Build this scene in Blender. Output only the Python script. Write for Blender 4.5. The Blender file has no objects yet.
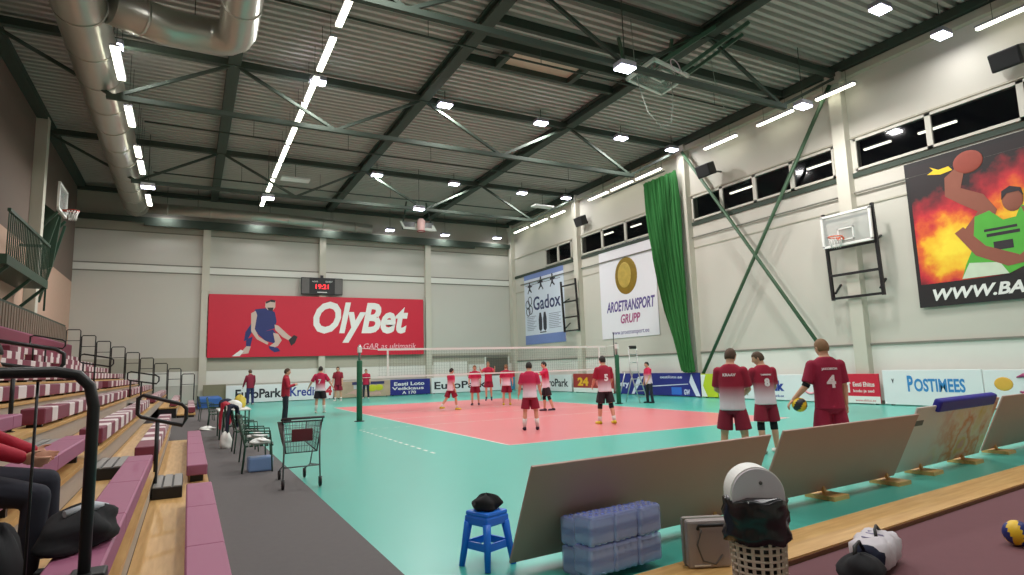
import bpy, bmesh, math, random
from mathutils import Vector, Matrix, Euler
from mathutils.bvhtree import BVHTree
random.seed(7)
PI = math.pi
R = math.radians
scene = bpy.context.scene
COL = scene.collection

# ------------------------------------------------------------------ camera
F_PX = 607.48
YAW, PITCH, ROLL = 0.48918, 0.130039, -0.0298858
CAM = Vector((-6.1121, -11.834, 1.66298))
_d = Vector((math.sin(YAW) * math.cos(PITCH), math.cos(YAW) * math.cos(PITCH), math.sin(PITCH)))
_r0 = Vector((math.cos(YAW), -math.sin(YAW), 0))
_u0 = _r0.cross(_d)
RX = _r0 * math.cos(ROLL) + _u0 * math.sin(ROLL)
UX = -_r0 * math.sin(ROLL) + _u0 * math.cos(ROLL)
cam_data = bpy.data.cameras.new('camera')
cam = bpy.data.objects.new('camera', cam_data)
COL.objects.link(cam)
cam_data.sensor_width = 36
cam_data.lens = 36 * F_PX / 1024
cam_data.clip_start = 0.05
cam_data.clip_end = 300
m = Matrix((RX, UX, -_d)).transposed().to_4x4()
m.translation = CAM
cam.matrix_world = m
scene.camera = cam


def at(px, py, axis, val):
    """the place where the line of sight through a photo pixel meets the plane axis = val"""
    D = _d + RX * ((px - 512) / F_PX) - UX * ((py - 287.5) / F_PX)
    t = (val - CAM[axis]) / D[axis]
    return CAM + D * t


# ------------------------------------------------------------------ materials
def lin(c):
    def f(v):
        v = v / 255.0
        return v / 12.92 if v <= 0.04045 else ((v + 0.055) / 1.055) ** 2.4
    return (f(c[0]), f(c[1]), f(c[2]), 1)


MATS = {}


def mat(name, col, rough=0.6, metal=0.0, var=0.06, scale=4.0, emit=0.0, trans=0.0, spec=0.5, alpha=1.0, bump=0.0):
    if name in MATS:
        return MATS[name]
    mt = bpy.data.materials.new(name)
    mt.use_nodes = True
    nt = mt.node_tree
    b = nt.nodes['Principled BSDF']
    b.inputs['Roughness'].default_value = rough
    b.inputs['Metallic'].default_value = metal
    b.inputs['Specular IOR Level'].default_value = spec
    c = lin(col)
    if var > 0:
        tc = nt.nodes.new('ShaderNodeTexCoord')
        nz = nt.nodes.new('ShaderNodeTexNoise')
        nz.inputs['Scale'].default_value = scale
        nz.inputs['Detail'].default_value = 4
        nt.links.new(tc.outputs['Object'], nz.inputs['Vector'])
        rp = nt.nodes.new('ShaderNodeMapRange')
        rp.inputs['To Min'].default_value = 1 - var
        rp.inputs['To Max'].default_value = 1 + var
        nt.links.new(nz.outputs['Fac'], rp.inputs['Value'])
        mx = nt.nodes.new('ShaderNodeVectorMath')
        mx.operation = 'SCALE'
        mx.inputs[0].default_value = c[:3]
        nt.links.new(rp.outputs['Result'], mx.inputs['Scale'])
        nt.links.new(mx.outputs['Vector'], b.inputs['Base Color'])
        if bump:
            bp = nt.nodes.new('ShaderNodeBump')
            bp.inputs['Strength'].default_value = bump
            nt.links.new(nz.outputs['Fac'], bp.inputs['Height'])
            nt.links.new(bp.outputs['Normal'], b.inputs['Normal'])
    else:
        b.inputs['Base Color'].default_value = c
    if emit:
        b.inputs['Emission Color'].default_value = c
        b.inputs['Emission Strength'].default_value = emit
    if trans:
        b.inputs['Transmission Weight'].default_value = trans
    if alpha < 1:
        b.inputs['Alpha'].default_value = alpha
    MATS[name] = mt
    return mt


def grad_mat(name, lo, hi, z0, z1, rough=0.8):
    """jersey cloth whose dye fades from one colour to another up the shirt"""
    if name in MATS:
        return MATS[name]
    mt = bpy.data.materials.new(name)
    mt.use_nodes = True
    nt = mt.node_tree
    b = nt.nodes['Principled BSDF']
    b.inputs['Roughness'].default_value = rough
    tc = nt.nodes.new('ShaderNodeTexCoord')
    sp = nt.nodes.new('ShaderNodeSeparateXYZ')
    nt.links.new(tc.outputs['Object'], sp.inputs[0])
    rp = nt.nodes.new('ShaderNodeMapRange')
    rp.inputs['From Min'].default_value = z0
    rp.inputs['From Max'].default_value = z1
    nt.links.new(sp.outputs['Z'], rp.inputs['Value'])
    cr = nt.nodes.new('ShaderNodeMix')
    cr.data_type = 'RGBA'
    cr.inputs[6].default_value = lin(lo)
    cr.inputs[7].default_value = lin(hi)
    nt.links.new(rp.outputs['Result'], cr.inputs[0])
    nt.links.new(cr.outputs[2], b.inputs['Base Color'])
    MATS[name] = mt
    return mt


def wood_mat(name, a, bcol, rough=0.4, axis='Y'):
    if name in MATS:
        return MATS[name]
    mt = bpy.data.materials.new(name)
    mt.use_nodes = True
    nt = mt.node_tree
    b = nt.nodes['Principled BSDF']
    b.inputs['Roughness'].default_value = rough
    tc = nt.nodes.new('ShaderNodeTexCoord')
    mp = nt.nodes.new('ShaderNodeMapping')
    mp.inputs['Scale'].default_value = (8, 0.7, 8) if axis == 'Y' else (0.7, 8, 8)
    nt.links.new(tc.outputs['Object'], mp.inputs['Vector'])
    nz = nt.nodes.new('ShaderNodeTexNoise')
    nz.inputs['Scale'].default_value = 2.5
    nz.inputs['Detail'].default_value = 6
    nt.links.new(mp.outputs['Vector'], nz.inputs['Vector'])
    cr = nt.nodes.new('ShaderNodeValToRGB')
    cr.color_ramp.elements[0].position = 0.3
    cr.color_ramp.elements[1].position = 0.7
    cr.color_ramp.elements[0].color = lin(a)
    cr.color_ramp.elements[1].color = lin(bcol)
    nt.links.new(nz.outputs['Fac'], cr.inputs['Fac'])
    nt.links.new(cr.outputs['Color'], b.inputs['Base Color'])
    MATS[name] = mt
    return mt


# ------------------------------------------------------------------ mesh builder
class MB:
    def __init__(self):
        self.bm = bmesh.new()
        self.mi = 0

    def _face(self, vs):
        try:
            f = self.bm.faces.new(vs)
            f.material_index = self.mi
            return f
        except ValueError:
            return None

    def box(self, x0, x1, y0, y1, z0, z1, M=None):
        p = [Vector((x, y, z)) for z in (z0, z1) for y in (y0, y1) for x in (x0, x1)]
        if M is not None:
            p = [M @ q for q in p]
        v = [self.bm.verts.new(q) for q in p]
        for f in ((0, 2, 3, 1), (4, 5, 7, 6), (0, 1, 5, 4), (2, 6, 7, 3), (0, 4, 6, 2), (1, 3, 7, 5)):
            self._face([v[i] for i in f])
        return self

    def rbox(self, x0, x1, y0, y1, z0, z1, r=0.02, M=None, seg=2):
        t = bmesh.new()
        k = MB.__new__(MB)
        k.bm = t
        k.mi = self.mi
        k.box(x0, x1, y0, y1, z0, z1)
        bmesh.ops.recalc_face_normals(t, faces=t.faces)
        bmesh.ops.bevel(t, geom=list(t.edges), offset=min(r, 0.49 * min(x1 - x0, y1 - y0, z1 - z0)), segments=seg, affect='EDGES', profile=0.5)
        self._merge(t, M)
        return self

    def _merge(self, t, M=None):
        mp = {}
        for v in t.verts:
            mp[v] = self.bm.verts.new(M @ v.co if M is not None else v.co)
        for f in t.faces:
            nf = self._face([mp[v] for v in f.verts])
            if nf:
                nf.smooth = f.smooth
        t.free()

    def ring(self, c, ax, ay, rx, ry, n):
        return [self.bm.verts.new(c + ax * (rx * math.cos(2 * PI * i / n)) + ay * (ry * math.sin(2 * PI * i / n))) for i in range(n)]

    def loft(self, rings, cap=True, smooth=True):
        for a, b in zip(rings, rings[1:]):
            n = len(a)
            for i in range(n):
                f = self._face([a[i], a[(i + 1) % n], b[(i + 1) % n], b[i]])
                if f:
                    f.smooth = smooth
        if cap:
            self._face(list(reversed(rings[0])))
            self._face(rings[-1])

    def tube(self, pts, r, n=8, cap=True, smooth=True, closed=False):
        pts = [Vector(p) for p in pts]
        rs = r if isinstance(r, (list, tuple)) else [r] * len(pts)
        N = len(pts)
        rings = []
        prev = None
        for i, p in enumerate(pts):
            if closed:
                t = pts[(i + 1) % N] - pts[i - 1]
            else:
                t = pts[min(i + 1, N - 1)] - pts[max(i - 1, 0)]
            t = t.normalized() if t.length > 1e-9 else Vector((0, 0, 1))
            if prev is None:
                a = Vector((0, 0, 1)) if abs(t.z) < 0.9 else Vector((1, 0, 0))
                ax = a.cross(t).normalized()
            else:
                ax = (prev - t * prev.dot(t))
                ax = ax.normalized() if ax.length > 1e-6 else t.orthogonal().normalized()
            prev = ax
            ay = t.cross(ax)
            rings.append(self.ring(p, ax, ay, rs[i], rs[i], n))
        if closed:
            rings.append(rings[0])
            cap = False
        self.loft(rings, cap, smooth)
        return self

    def bar(self, a, b, w, h=None):
        """square bar from a to b"""
        a = Vector(a)
        b = Vector(b)
        h = h or w
        t = (b - a).normalized()
        up = Vector((0, 0, 1)) if abs(t.z) < 0.95 else Vector((0, 1, 0))
        s = t.cross(up).normalized()
        u = s.cross(t)
        L = (b - a).length
        M = Matrix((s, t, u)).transposed().to_4x4()
        M.translation = a
        self.box(-w / 2, w / 2, 0, L, -h / 2, h / 2, M)
        return self

    def ell(self, c, rx, ry, rz, n=16, k=10, M=None, cut=None):
        c = Vector(c)
        rings = []
        for j in range(k + 1):
            ph = -PI / 2 + PI * j / k
            rr = max(math.cos(ph), 0.02)
            row = []
            for i in range(n):
                q = Vector((rx * rr * math.cos(2 * PI * i / n), ry * rr * math.sin(2 * PI * i / n), rz * math.sin(ph)))
                if M is not None:
                    q = M @ q
                row.append(self.bm.verts.new(c + q))
            rings.append(row)
        self.loft(rings)
        return self

    def lathe(self, prof, n=24, M=None, cap=True):
        rings = []
        for r, z in prof:
            row = []
            for i in range(n):
                q = Vector((r * math.cos(2 * PI * i / n), r * math.sin(2 * PI * i / n), z))
                row.append(self.bm.verts.new(M @ q if M is not None else q))
            rings.append(row)
        self.loft(rings, cap)
        return self

    def prism(self, poly, y0, y1, M=None):
        """polygon in x,z pushed from y0 to y1"""
        a = [Vector((x, y0, z)) for x, z in poly]
        b = [Vector((x, y1, z)) for x, z in poly]
        if M is not None:
            a = [M @ q for q in a]
            b = [M @ q for q in b]
        va = [self.bm.verts.new(q) for q in a]
        vb = [self.bm.verts.new(q) for q in b]
        n = len(poly)
        self._face(list(reversed(va)))
        self._face(vb)
        for i in range(n):
            self._face([va[i], va[(i + 1) % n], vb[(i + 1) % n], vb[i]])
        return self

    def build(self, name, mats, parent=None, recalc=True):
        if recalc:
            bmesh.ops.recalc_face_normals(self.bm, faces=self.bm.faces)
        me = bpy.data.meshes.new(name)
        self.bm.to_mesh(me)
        self.bm.free()
        for q in (mats if isinstance(mats, (list, tuple)) else [mats]):
            me.materials.append(q)
        o = bpy.data.objects.new(name, me)
        COL.objects.link(o)
        if parent is not None:
            o.parent = parent
        return o


def tag(o, label=None, cat=None, group=None, kind=None):
    if label:
        o['label'] = label
    if cat:
        o['category'] = cat
    if group:
        o['group'] = group
    if kind:
        o['kind'] = kind
    return o


def thing(name, label, cat, loc=(0, 0, 0), rotz=0.0, group=None):
    o = bpy.data.objects.new(name, None)
    o.empty_display_size = 0.2
    COL.objects.link(o)
    o.location = loc
    o.rotation_euler = (0, 0, rotz)
    return tag(o, label, cat, group)


def struct(name, mb, mats, parent=None):
    o = mb.build(name, mats, parent)
    if parent is None:
        o['kind'] = 'structure'
    return o


def copy_tree(o, parent=None):
    c = o.copy()
    COL.objects.link(c)
    if parent is not None:
        c.parent = parent
    for ch in list(o.children):
        copy_tree(ch, c)
    return c


def text(body, size, mt, parent, x, z, y=-0.01, name='lettering', bold=0.0, shear=0.0, align='LEFT', width=None, depth=0.003, rot=0.0, height=None):
    """letters standing on the local x,z plane of the parent, read from its -y side"""
    cu = bpy.data.curves.new(name, 'FONT')
    cu.body = body
    cu.size = size
    cu.offset = bold
    cu.shear = shear
    cu.extrude = depth
    cu.resolution_u = 3
    cu.align_x = 'LEFT'
    t = bpy.data.objects.new(name + '_tmp', cu)
    COL.objects.link(t)
    dg = bpy.context.evaluated_depsgraph_get()
    me = bpy.data.meshes.new_from_object(t.evaluated_get(dg))
    bpy.data.objects.remove(t)
    bpy.data.curves.remove(cu)
    xs = [v.co.x for v in me.vertices]
    ys = [v.co.y for v in me.vertices]
    w = max(xs) - min(xs)
    s = width / w if width else 1.0
    sz = height / (max(ys) - min(ys)) if height else s
    off = {'LEFT': 0, 'CENTER': -0.5, 'RIGHT': -1}[align] * w * s
    x0 = min(xs)
    cr, sr = math.cos(rot), math.sin(rot)
    for v in me.vertices:
        a = (v.co.x - x0) * s + off
        b = v.co.y * sz
        v.co = Vector((x + a * cr - b * sr, y - v.co.z, z + a * sr + b * cr))
    me.materials.clear()
    me.materials.append(mt)
    o = bpy.data.objects.new(name, me)
    COL.objects.link(o)
    o.parent = parent
    return o


def ordinal(i):
    return ['first', 'second', 'third', 'fourth', 'fifth', 'sixth', 'seventh', 'eighth', 'ninth', 'tenth', 'eleventh', 'twelfth'][i]


# colours
TEAL = mat('teal_court', (76, 182, 166), 0.3, var=0.05, scale=0.6)
PINK = mat('pink_court', (222, 122, 126), 0.3, var=0.05, scale=0.6)
LINE = mat('court_line', (235, 235, 225), 0.45, var=0)
MATGREY = mat('grey_carpet', (96, 92, 92), 0.9, var=0.08, scale=14)
WALLC = mat('wall_cream', (200, 197, 188), 0.7, var=0.03, scale=0.5)
WALLR = mat('wall_cream_block', (201, 197, 186), 0.75, var=0.03, scale=0.7)
WALLW = mat('wall_white_band', (226, 226, 218), 0.7, var=0.02)
WALLG = mat('wall_grey_band', (178, 174, 158), 0.7, var=0.03)
WALLP = mat('wall_pinkish', (200, 166, 146), 0.8, var=0.05)
SEAM = mat('wall_seam', (128, 126, 116), 0.7, var=0)
COLUMN = mat('column_paint', (202, 198, 184), 0.6, var=0.03)
DECK = mat('roof_deck', (176, 174, 166), 0.55, metal=0.0, var=0.08, scale=1.0)
STEEL = mat('green_steel', (56, 68, 58), 0.75, var=0.06)
GREENST = mat('green_brace', (62, 92, 66), 0.5, var=0.06)
DUCT = mat('galvanised_duct', (190, 188, 178), 0.32, metal=0.75, var=0.06, scale=2)
BACKW = mat('reflection_backing_dark', (40, 40, 44), 0.9, var=0)
GLASSD2 = mat('night_glass_clear', (8, 9, 13), 0.06, var=0, alpha=0.45)
LAMPCASE = mat('lamp_casing', (150, 150, 160), 0.5)
BULB = mat('flood_glow', (235, 235, 255), 0.4, var=0, emit=14)
TUBE = mat('tube_glow', (255, 255, 232), 0.4, var=0, emit=6.5)
BLACKM = mat('black_metal', (20, 19, 22), 0.4, var=0.05)
CHROME = mat('bright_steel', (150, 150, 150), 0.3, metal=0.9, var=0.03)
WHITE = mat('white_paint', (236, 236, 232), 0.5, var=0)
BLACK = mat('black_paint', (18, 18, 20), 0.5, var=0)
RED = mat('sign_red', (206, 28, 56), 0.5, var=0.03)
GLASSD = mat('night_glass', (10, 11, 16), 0.06, var=0)
BENCH = mat('bench_plum', (160, 94, 124), 0.55, var=0.04)
BENCHD = mat('bench_maroon', (126, 52, 74), 0.55, var=0.04)
BENCHW = mat('bench_white', (226, 214, 214), 0.55, var=0.03)
WOOD = wood_mat('tread_wood', (196, 152, 92), (222, 182, 120))
WOODX = wood_mat('ledge_wood', (200, 152, 88), (226, 184, 118), axis='X')
RISER = mat('riser_grey', (178, 168, 158), 0.6)
GREYMET = mat('step_tread', (150, 148, 146), 0.5, metal=0.3)
SKIN = mat('skin', (214, 160, 132), 0.6, var=0.04, scale=8)
BLUEW = mat('board_blue', (34, 40, 128), 0.5, var=0.05)
TXBLUE = mat('letter_blue', (40, 60, 150), 0.5, var=0)
PLUMFL = mat('plum_carpet', (112, 72, 78), 0.9, var=0.06, scale=10)
BROWNBK = mat('board_back', (188, 152, 140), 0.5, var=0.06, scale=1.5)
NAVY = mat('navy_cloth', (34, 40, 62), 0.9, var=0.08, scale=12)
BLACKCL = mat('black_cloth', (24, 24, 28), 0.9, var=0.1, scale=12)
ORANGE = mat('rim_orange', (216, 84, 40), 0.5, var=0)

# ================================================================== the setting
WX, FY, LX, NY = 15.4, 28.5, -11.95, -18.0
RZ = 12.75
mb = MB()
mb.mi = 0
mb.box(LX, WX, NY, FY, -0.2, 0.0)


def sheet(mb, x0, x1, y0, y1, z):
    v = [mb.bm.verts.new((x, y, z)) for x, y in ((x0, y0), (x1, y0), (x1, y1), (x0, y1))]
    mb._face(v)


mb.mi = 1
sheet(mb, 0, 9, 0, 18, 0.002)
mb.mi = 2
L = 0.05
for a in ((0, L, 0, 18), (9 - L, 9, 0, 18), (0, 9, 0, L), (0, 9, 18 - L, 18), (0, 9, 9 - L / 2, 9 + L / 2), (0, 9, 6 - L, 6), (0, 9, 12, 12 + L)):
    sheet(mb, *a, 0.004)
for k in range(15):   # dashed coach restriction line beside the court
    y = -0.1 + k * 0.42
    sheet(mb, -1.75, -1.69, y, y + 0.22, 0.004)
for k in range(5):
    sheet(mb, -1.75 + k * 0.35, -1.57 + k * 0.35, 5.95, 6.0, 0.004)
struct('floor', mb, [TEAL, PINK, LINE])

# walls
mb = MB(); mb.box(LX - 0.3, WX + 0.3, FY, FY + 0.3, 0, RZ)
mb.mi = 1; mb.box(LX, WX, FY - 0.03, FY, 1.15, 1.95)
mb.mi = 2; mb.box(LX, WX, FY - 0.03, FY, 1.97, 2.75)
mb.mi = 3; mb.box(LX, WX, FY - 0.02, FY, 10.05, RZ)
struct('wall_far', mb, [WALLC, WALLW, WALLG, mat('wall_top_grey', (166, 162, 148), 0.7, var=0.03)])
WINS = [(-17.5, -10.0, 4), (-9.0, 1.25, 4), (2.05, 9.5, 4), (10.3, 19.05, 4), (20.15, 23.4, 2)]
mb = MB(); mb.box(WX, WX + 0.3, NY - 0.3, FY, 0, 8.44); mb.box(WX, WX + 0.3, NY - 0.3, FY, 9.6, RZ)
_y = NY - 0.3
for a, b, k in WINS:
    mb.box(WX, WX + 0.3, _y, a, 8.44, 9.6); _y = b
mb.box(WX, WX + 0.3, _y, FY, 8.44, 9.6)
mb.mi = 1; mb.box(WX - 0.03, WX, NY, FY, 0.0, 2.05)
struct('wall_right', mb, [WALLR, WALLW])
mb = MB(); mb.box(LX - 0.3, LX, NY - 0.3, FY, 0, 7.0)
mb.mi = 1; mb.box(LX - 0.3, LX, NY - 0.3, FY, 7.0, RZ)  # same wall above the split, in a darker brown
struct('wall_left', mb, [WALLP, mat('wall_upper_brown', (112, 96, 86), 0.8, var=0.05)])
mb = MB(); mb.box(LX, WX, NY - 0.3, NY, 0, RZ)
struct('wall_near', mb, WALLR)
# panel seams of the far wall and the cornice lines
n = 1
for z in (10.05, 8.15, 7.7):
    mb = MB(); mb.box(LX, WX, FY - 0.03, FY, z - 0.03, z + 0.03)
    struct('trim_%d' % n, mb, SEAM); n += 1
mb = MB(); mb.box(LX, WX, FY - 0.025, FY, 7.74, 8.11); struct('trim_%d' % n, mb, WALLW); n += 1
mb = MB(); mb.box(8.9, 14.8, FY - 0.07, FY, 2.42, 2.6); struct('trim_%d' % n, mb, SEAM); n += 1
# right wall ledge and the seam below the windows
mb = MB(); mb.box(WX - 0.08, WX, NY, FY, 2.05, 2.12); struct('trim_%d' % n, mb, SEAM); n += 1
mb = MB(); mb.box(WX - 0.03, WX, NY, FY, 7.1, 7.15); struct('trim_%d' % n, mb, WALLG); n += 1
mb = MB(); mb.box(WX - 0.06, WX, NY, FY, 8.2, 8.38); struct('trim_%d' % n, mb, STEEL); n += 1
mb = MB(); mb.box(WX - 0.06, WX, NY, FY, 9.68, 9.74); struct('trim_%d' % n, mb, WALLG); n += 1
mb = MB(); mb.box(WX - 0.25, WX, NY, FY, 12.0, 12.25); struct('trim_%d' % n, mb, WALLG); n += 1
mb = MB(); mb.tube([(WX - 0.09, y, 7.62) for y in (NY, -3, 9, 27)], 0.035, 6); struct('trim_%d' % n, mb, SEAM); n += 1
for nm, x0, x1, y0, y1 in (('baseboard_far', LX, WX, FY - 0.05, FY), ('baseboard_right', WX - 0.05, WX, NY, FY)):
    mb = MB(); mb.box(x0, x1, y0, y1, 0, 0.12); struct(nm, mb, SEAM)

# corrugated roof deck, ribs across the hall
mb = MB()
y = NY - 0.3
per = 0.32
prof = []
while y < FY + 0.3:
    prof += [(y, 12.62), (y + per * 0.42, 12.62), (y + per * 0.5, 12.75), (y + per * 0.92, 12.75)]
    y += per
va = [mb.bm.verts.new((LX - 0.3, a, b)) for a, b in prof]
vb = [mb.bm.verts.new((WX + 0.3, a, b)) for a, b in prof]
vt = [mb.bm.verts.new((q.co.x, q.co.y, 13.0)) for q in (va[0], vb[0], vb[-1], va[-1])]
for i in range(len(prof) - 1):
    mb._face([va[i], vb[i], vb[i + 1], va[i + 1]])
mb._face(vt)
struct('ceiling', mb, DECK)

# columns
COLY = [1.65, 9.85, 19.4, 28.2, -6.6, -14.8]
for yy in COLY:
    mb = MB(); mb.box(WX - 0.32, WX, yy - 0.24, yy + 0.24, 0, 12.4)
    mb.box(WX - 0.36, WX, yy - 0.3, yy + 0.3, 11.9, 12.4)
    struct('column', mb, COLUMN)
for yy in (1.65, 9.85, 18.2, -6.6, -14.8):
    mb = MB(); mb.box(LX, LX + 0.4, yy - 0.24, yy + 0.24, 0, 12.4); struct('column', mb, COLUMN)
for xx in (-5.4, 1.36, 8.57):
    mb = MB(); mb.box(xx - 0.2, xx + 0.2, FY - 0.28, FY, 0, 10.5)
    mb.box(xx - 0.24, xx + 0.24, FY - 0.3, FY, 6.68, 6.8)
    struct('column', mb, COLUMN)

# windows high in the side wall
WF = mat('window_frame_paint', (196, 192, 180), 0.5, var=0)
nw = 1
for y0, y1, k in WINS:
    mb = MB()
    z0, z1 = 8.42, 9.62
    t = 0.09
    mb.box(WX - 0.1, WX, y0, y1, z0, z0 + t); mb.box(WX - 0.1, WX, y0, y1, z1 - t, z1)
    for i in range(k + 1):
        yy = y0 + (y1 - y0) * i / k
        mb.box(WX - 0.1, WX, max(y0, yy - t), min(y1, yy + t), z0, z1)
    w = struct('window_%d' % nw, mb, WF)
    g = MB(); g.box(WX - 0.05, WX - 0.02, y0 + 0.02, y1 - 0.02, z0 + 0.03, z1 - 0.03)
    g.build('pane', GLASSD2, w)
    nw += 1

# added dark backing behind the high windows, for tubes that imitate reflections
mb = MB(); mb.box(WX + 2.6, WX + 2.8, NY, FY, 7.8, 11.5); mb.box(WX + 0.3, WX + 2.6, NY, FY, 7.7, 7.8); mb.box(WX + 0.3, WX + 2.6, NY, FY, 11.5, 11.6)
struct('wall_reflection_backing', mb, BACKW)
# door recess in the far wall corner
mb = MB(); mb.box(13.0, 14.8, FY - 0.06, FY, 0, 2.38)
d = struct('door_1', mb, mat('door_dark', (96, 94, 84), 0.6))
mb = MB(); mb.box(12.9, 13.0, FY - 0.09, FY, 0, 2.45); mb.box(14.8, 14.9, FY - 0.09, FY, 0, 2.45); mb.build('door_frame', WALLW, d)
mb = MB(); mb.box(8.95, 11.5, FY - 0.06, FY, 0, 2.16)
d = struct('door_2', mb, WALLW)
mb = MB(); mb.box(11.5, 11.6, FY - 0.08, FY, 0, 2.2); mb.box(10.2, 10.23, FY - 0.065, FY - 0.06, 0, 2.16); mb.build('door_frame', WALLG, d)

# longitudinal roof beams
for xx in (-5.08, 1.75, 8.58):
    mb = MB()
    mb.box(xx - 0.2, xx + 0.2, NY, FY, 12.2, 12.28)
    mb.box(xx - 0.07, xx + 0.07, NY, FY, 12.28, 12.5)
    mb.box(xx - 0.2, xx + 0.2, NY, FY, 12.5, 12.6)
    struct('roof_beam', mb, STEEL)
# edge beams
for xx in (WX - 0.2, LX + 0.2):
    mb = MB(); mb.box(xx - 0.18, xx + 0.18, NY, FY, 12.3, 12.6); struct('roof_beam', mb, STEEL)

# trusses
NX = [-11.9, -5.08, 1.75, 8.58, 15.35]
LXN = [(a + b) / 2 for a, b in zip(NX, NX[1:])]
TR = [(28.15, 'beside the far wall'), (19.35, 'second from the far wall'), (9.95, 'third from the far wall'), (1.6, 'fourth from the far wall'), (-6.6, 'fifth from the far wall')]
TU, TLZ = 12.28, 10.45
for ty, where in TR:
    t = thing('roof_truss', 'dark green steel roof truss ' + where, 'roof truss', (0, ty, 0), 0, 'roof trusses')
    lz = TLZ
    MB().box(NX[0], NX[-1], -0.11, 0.11, TU - 0.12, TU + 0.12).build('top_chord', STEEL, t)
    MB().box(LXN[0] - 0.2, LXN[-1] + 0.2, -0.08, 0.08, lz - 0.08, lz + 0.08).build('bottom_chord', STEEL, t)
    if ty > 27:
        MB().box(NX[0], NX[-1], -0.06, 0.06, lz + 0.08, lz + 0.4).build('web_plate', STEEL, t)
        continue
    for i, lx in enumerate(LXN):
        MB().bar((NX[i] + 0.15, 0, TU - 0.1), (lx - 0.08, 0, lz + 0.06), 0.1).build('diagonal', STEEL, t)
        MB().bar((NX[i + 1] - 0.15, 0, TU - 0.1), (lx + 0.08, 0, lz + 0.06), 0.1).build('diagonal', STEEL, t)
# thin service rail hung between trusses
for yy, w, xs in ((15.2, 'between the second and third trusses', -8.0), (22.0, 'between the far wall and the second truss', -8.0), (4.6, 'between the third and fourth trusses', -4.4)):
    o = MB().tube([(xs, yy, 11.75), (2, yy, 11.7), (13.3, yy, 11.75)], 0.035, 6)
    for x in range(-4, 14, 4):
        o.tube([(x, yy, 11.72), (x, yy, 12.62)], 0.012, 5)
    tag(o.build('service_pipe', STEEL), 'thin dark service pipe hung under the roof ' + w, 'pipe', 'hung service pipes')

# skylight with trimmer beams
mb = MB()
for yy in (5.2, 6.5):
    mb.box(1.9, 8.4, yy - 0.09, yy + 0.09, 12.3, 12.6)
mb.box(3.2, 3.4, 5.29, 6.41, 12.3, 12.6); mb.box(6.25, 6.45, 5.29, 6.41, 12.3, 12.6)
sk = thing('skylight', 'pale roof hatch framed by dark steel trimmers in the ribbed ceiling', 'skylight')
mb.build('hatch_frame', STEEL, sk)
MB().box(3.4, 6.25, 5.29, 6.41, 12.5, 12.56).build('hatch_panel', mat('hatch_panel', (200, 182, 160), 0.6, var=0.12, scale=1.2), sk)
# second cross beam
o = MB().box(1.9, 8.4, 3.8, 3.98, 12.3, 12.6)
struct('roof_beam', o, STEEL)
o = MB().box(8.8, 15.2, 3.8, 3.98, 12.3, 12.6)
struct('roof_beam', o, STEEL)

# X brace on the side wall
MB2 = MB().tube([(14.99, 1.72, 11.9), (14.99, 9.85, 0.15)], 0.075, 8)
tag(MB2.build('wall_brace', GREENST), 'green diagonal steel brace sloping down towards the curtain', 'brace', 'crossed wall braces')
MB2 = MB().tube([(14.99, 9.6, 11.9), (14.99, 1.85, 0.15)], 0.075, 8)
tag(MB2.build('wall_brace', GREENST), 'green diagonal steel brace sloping down towards the red house-logo board', 'brace', 'crossed wall braces')

# ================================================================== ceiling lights
def make_flood(loc, label, energy):
    t = thing('ceiling_floodlight', label, 'floodlight', loc, 0, 'ceiling floodlights')
    MB().rbox(-0.28, 0.28, -0.2, 0.2, 0.0, 0.16, 0.03).build('casing', LAMPCASE, t)
    MB().box(-0.26, 0.26, -0.18, 0.18, -0.05, 0.0).build('lens', BULB, t)
    mb = MB(); mb.tube([(0, 0, 0.16), (0, 0, 12.62 - loc[2])], 0.015, 6)
    mb.build('bracket', STEEL, t)
    ld = bpy.data.lights.new('flood_lamp', 'AREA')
    ld.shape = 'RECTANGLE'; ld.size = 0.5; ld.size_y = 0.4
    ld.energy = energy
    ld.color = (1.0, 0.98, 0.95)
    lo = bpy.data.objects.new('flood_lamp', ld)
    COL.objects.link(lo)
    lo.parent = t
    lo.location = (0, 0, -0.08)
    return t


FE = 235
rows = [
    ('the third truss from the far wall', 9.55, [(113, 45), (318, 82), (445, 105), (541, 123), (621, 138), (690, 153)]),
    ('the second truss from the far wall', 19.0, [(377, 175), (454, 184), (522, 193), (583, 200)]),
    ('the lower chord of the second truss', 19.1, [(148, 187), (268, 198), (419, 209)]),
    ('the far wall', 27.7, [(167, 212), (258, 220), (331, 225), (390, 230), (445, 235), (497, 238)]),
    ('the fourth truss from the far wall', 1.25, [(625, 68), (803, 106)]),
    ('the bay before the fourth truss', -2.5, [(880, 9), (956, 41)]),
]
for nm, yy, L_ in rows:
    for i, (px, py) in enumerate(L_):
        p = at(px, py, 1, yy)
        p.x = min(p.x, 14.3)
        e_ = FE * (0.14 if p.y > 27 else 0.16 if p.x > 13.5 else 1.25)
        make_flood(p, 'bright white floodlight, %s along %s, counted from bleachers' % (ordinal(i), nm), e_)
for i, (x, y) in enumerate([(-8, -10), (-2, -10), (4, -10), (10, -10), (-5, -4), (1.0, -4), (-8, 1.2), (-2.5, 0.0)]):
    make_flood((x, y, 11.6), 'white floodlight over the near end of the hall, %s' % ordinal(i), FE)


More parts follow.
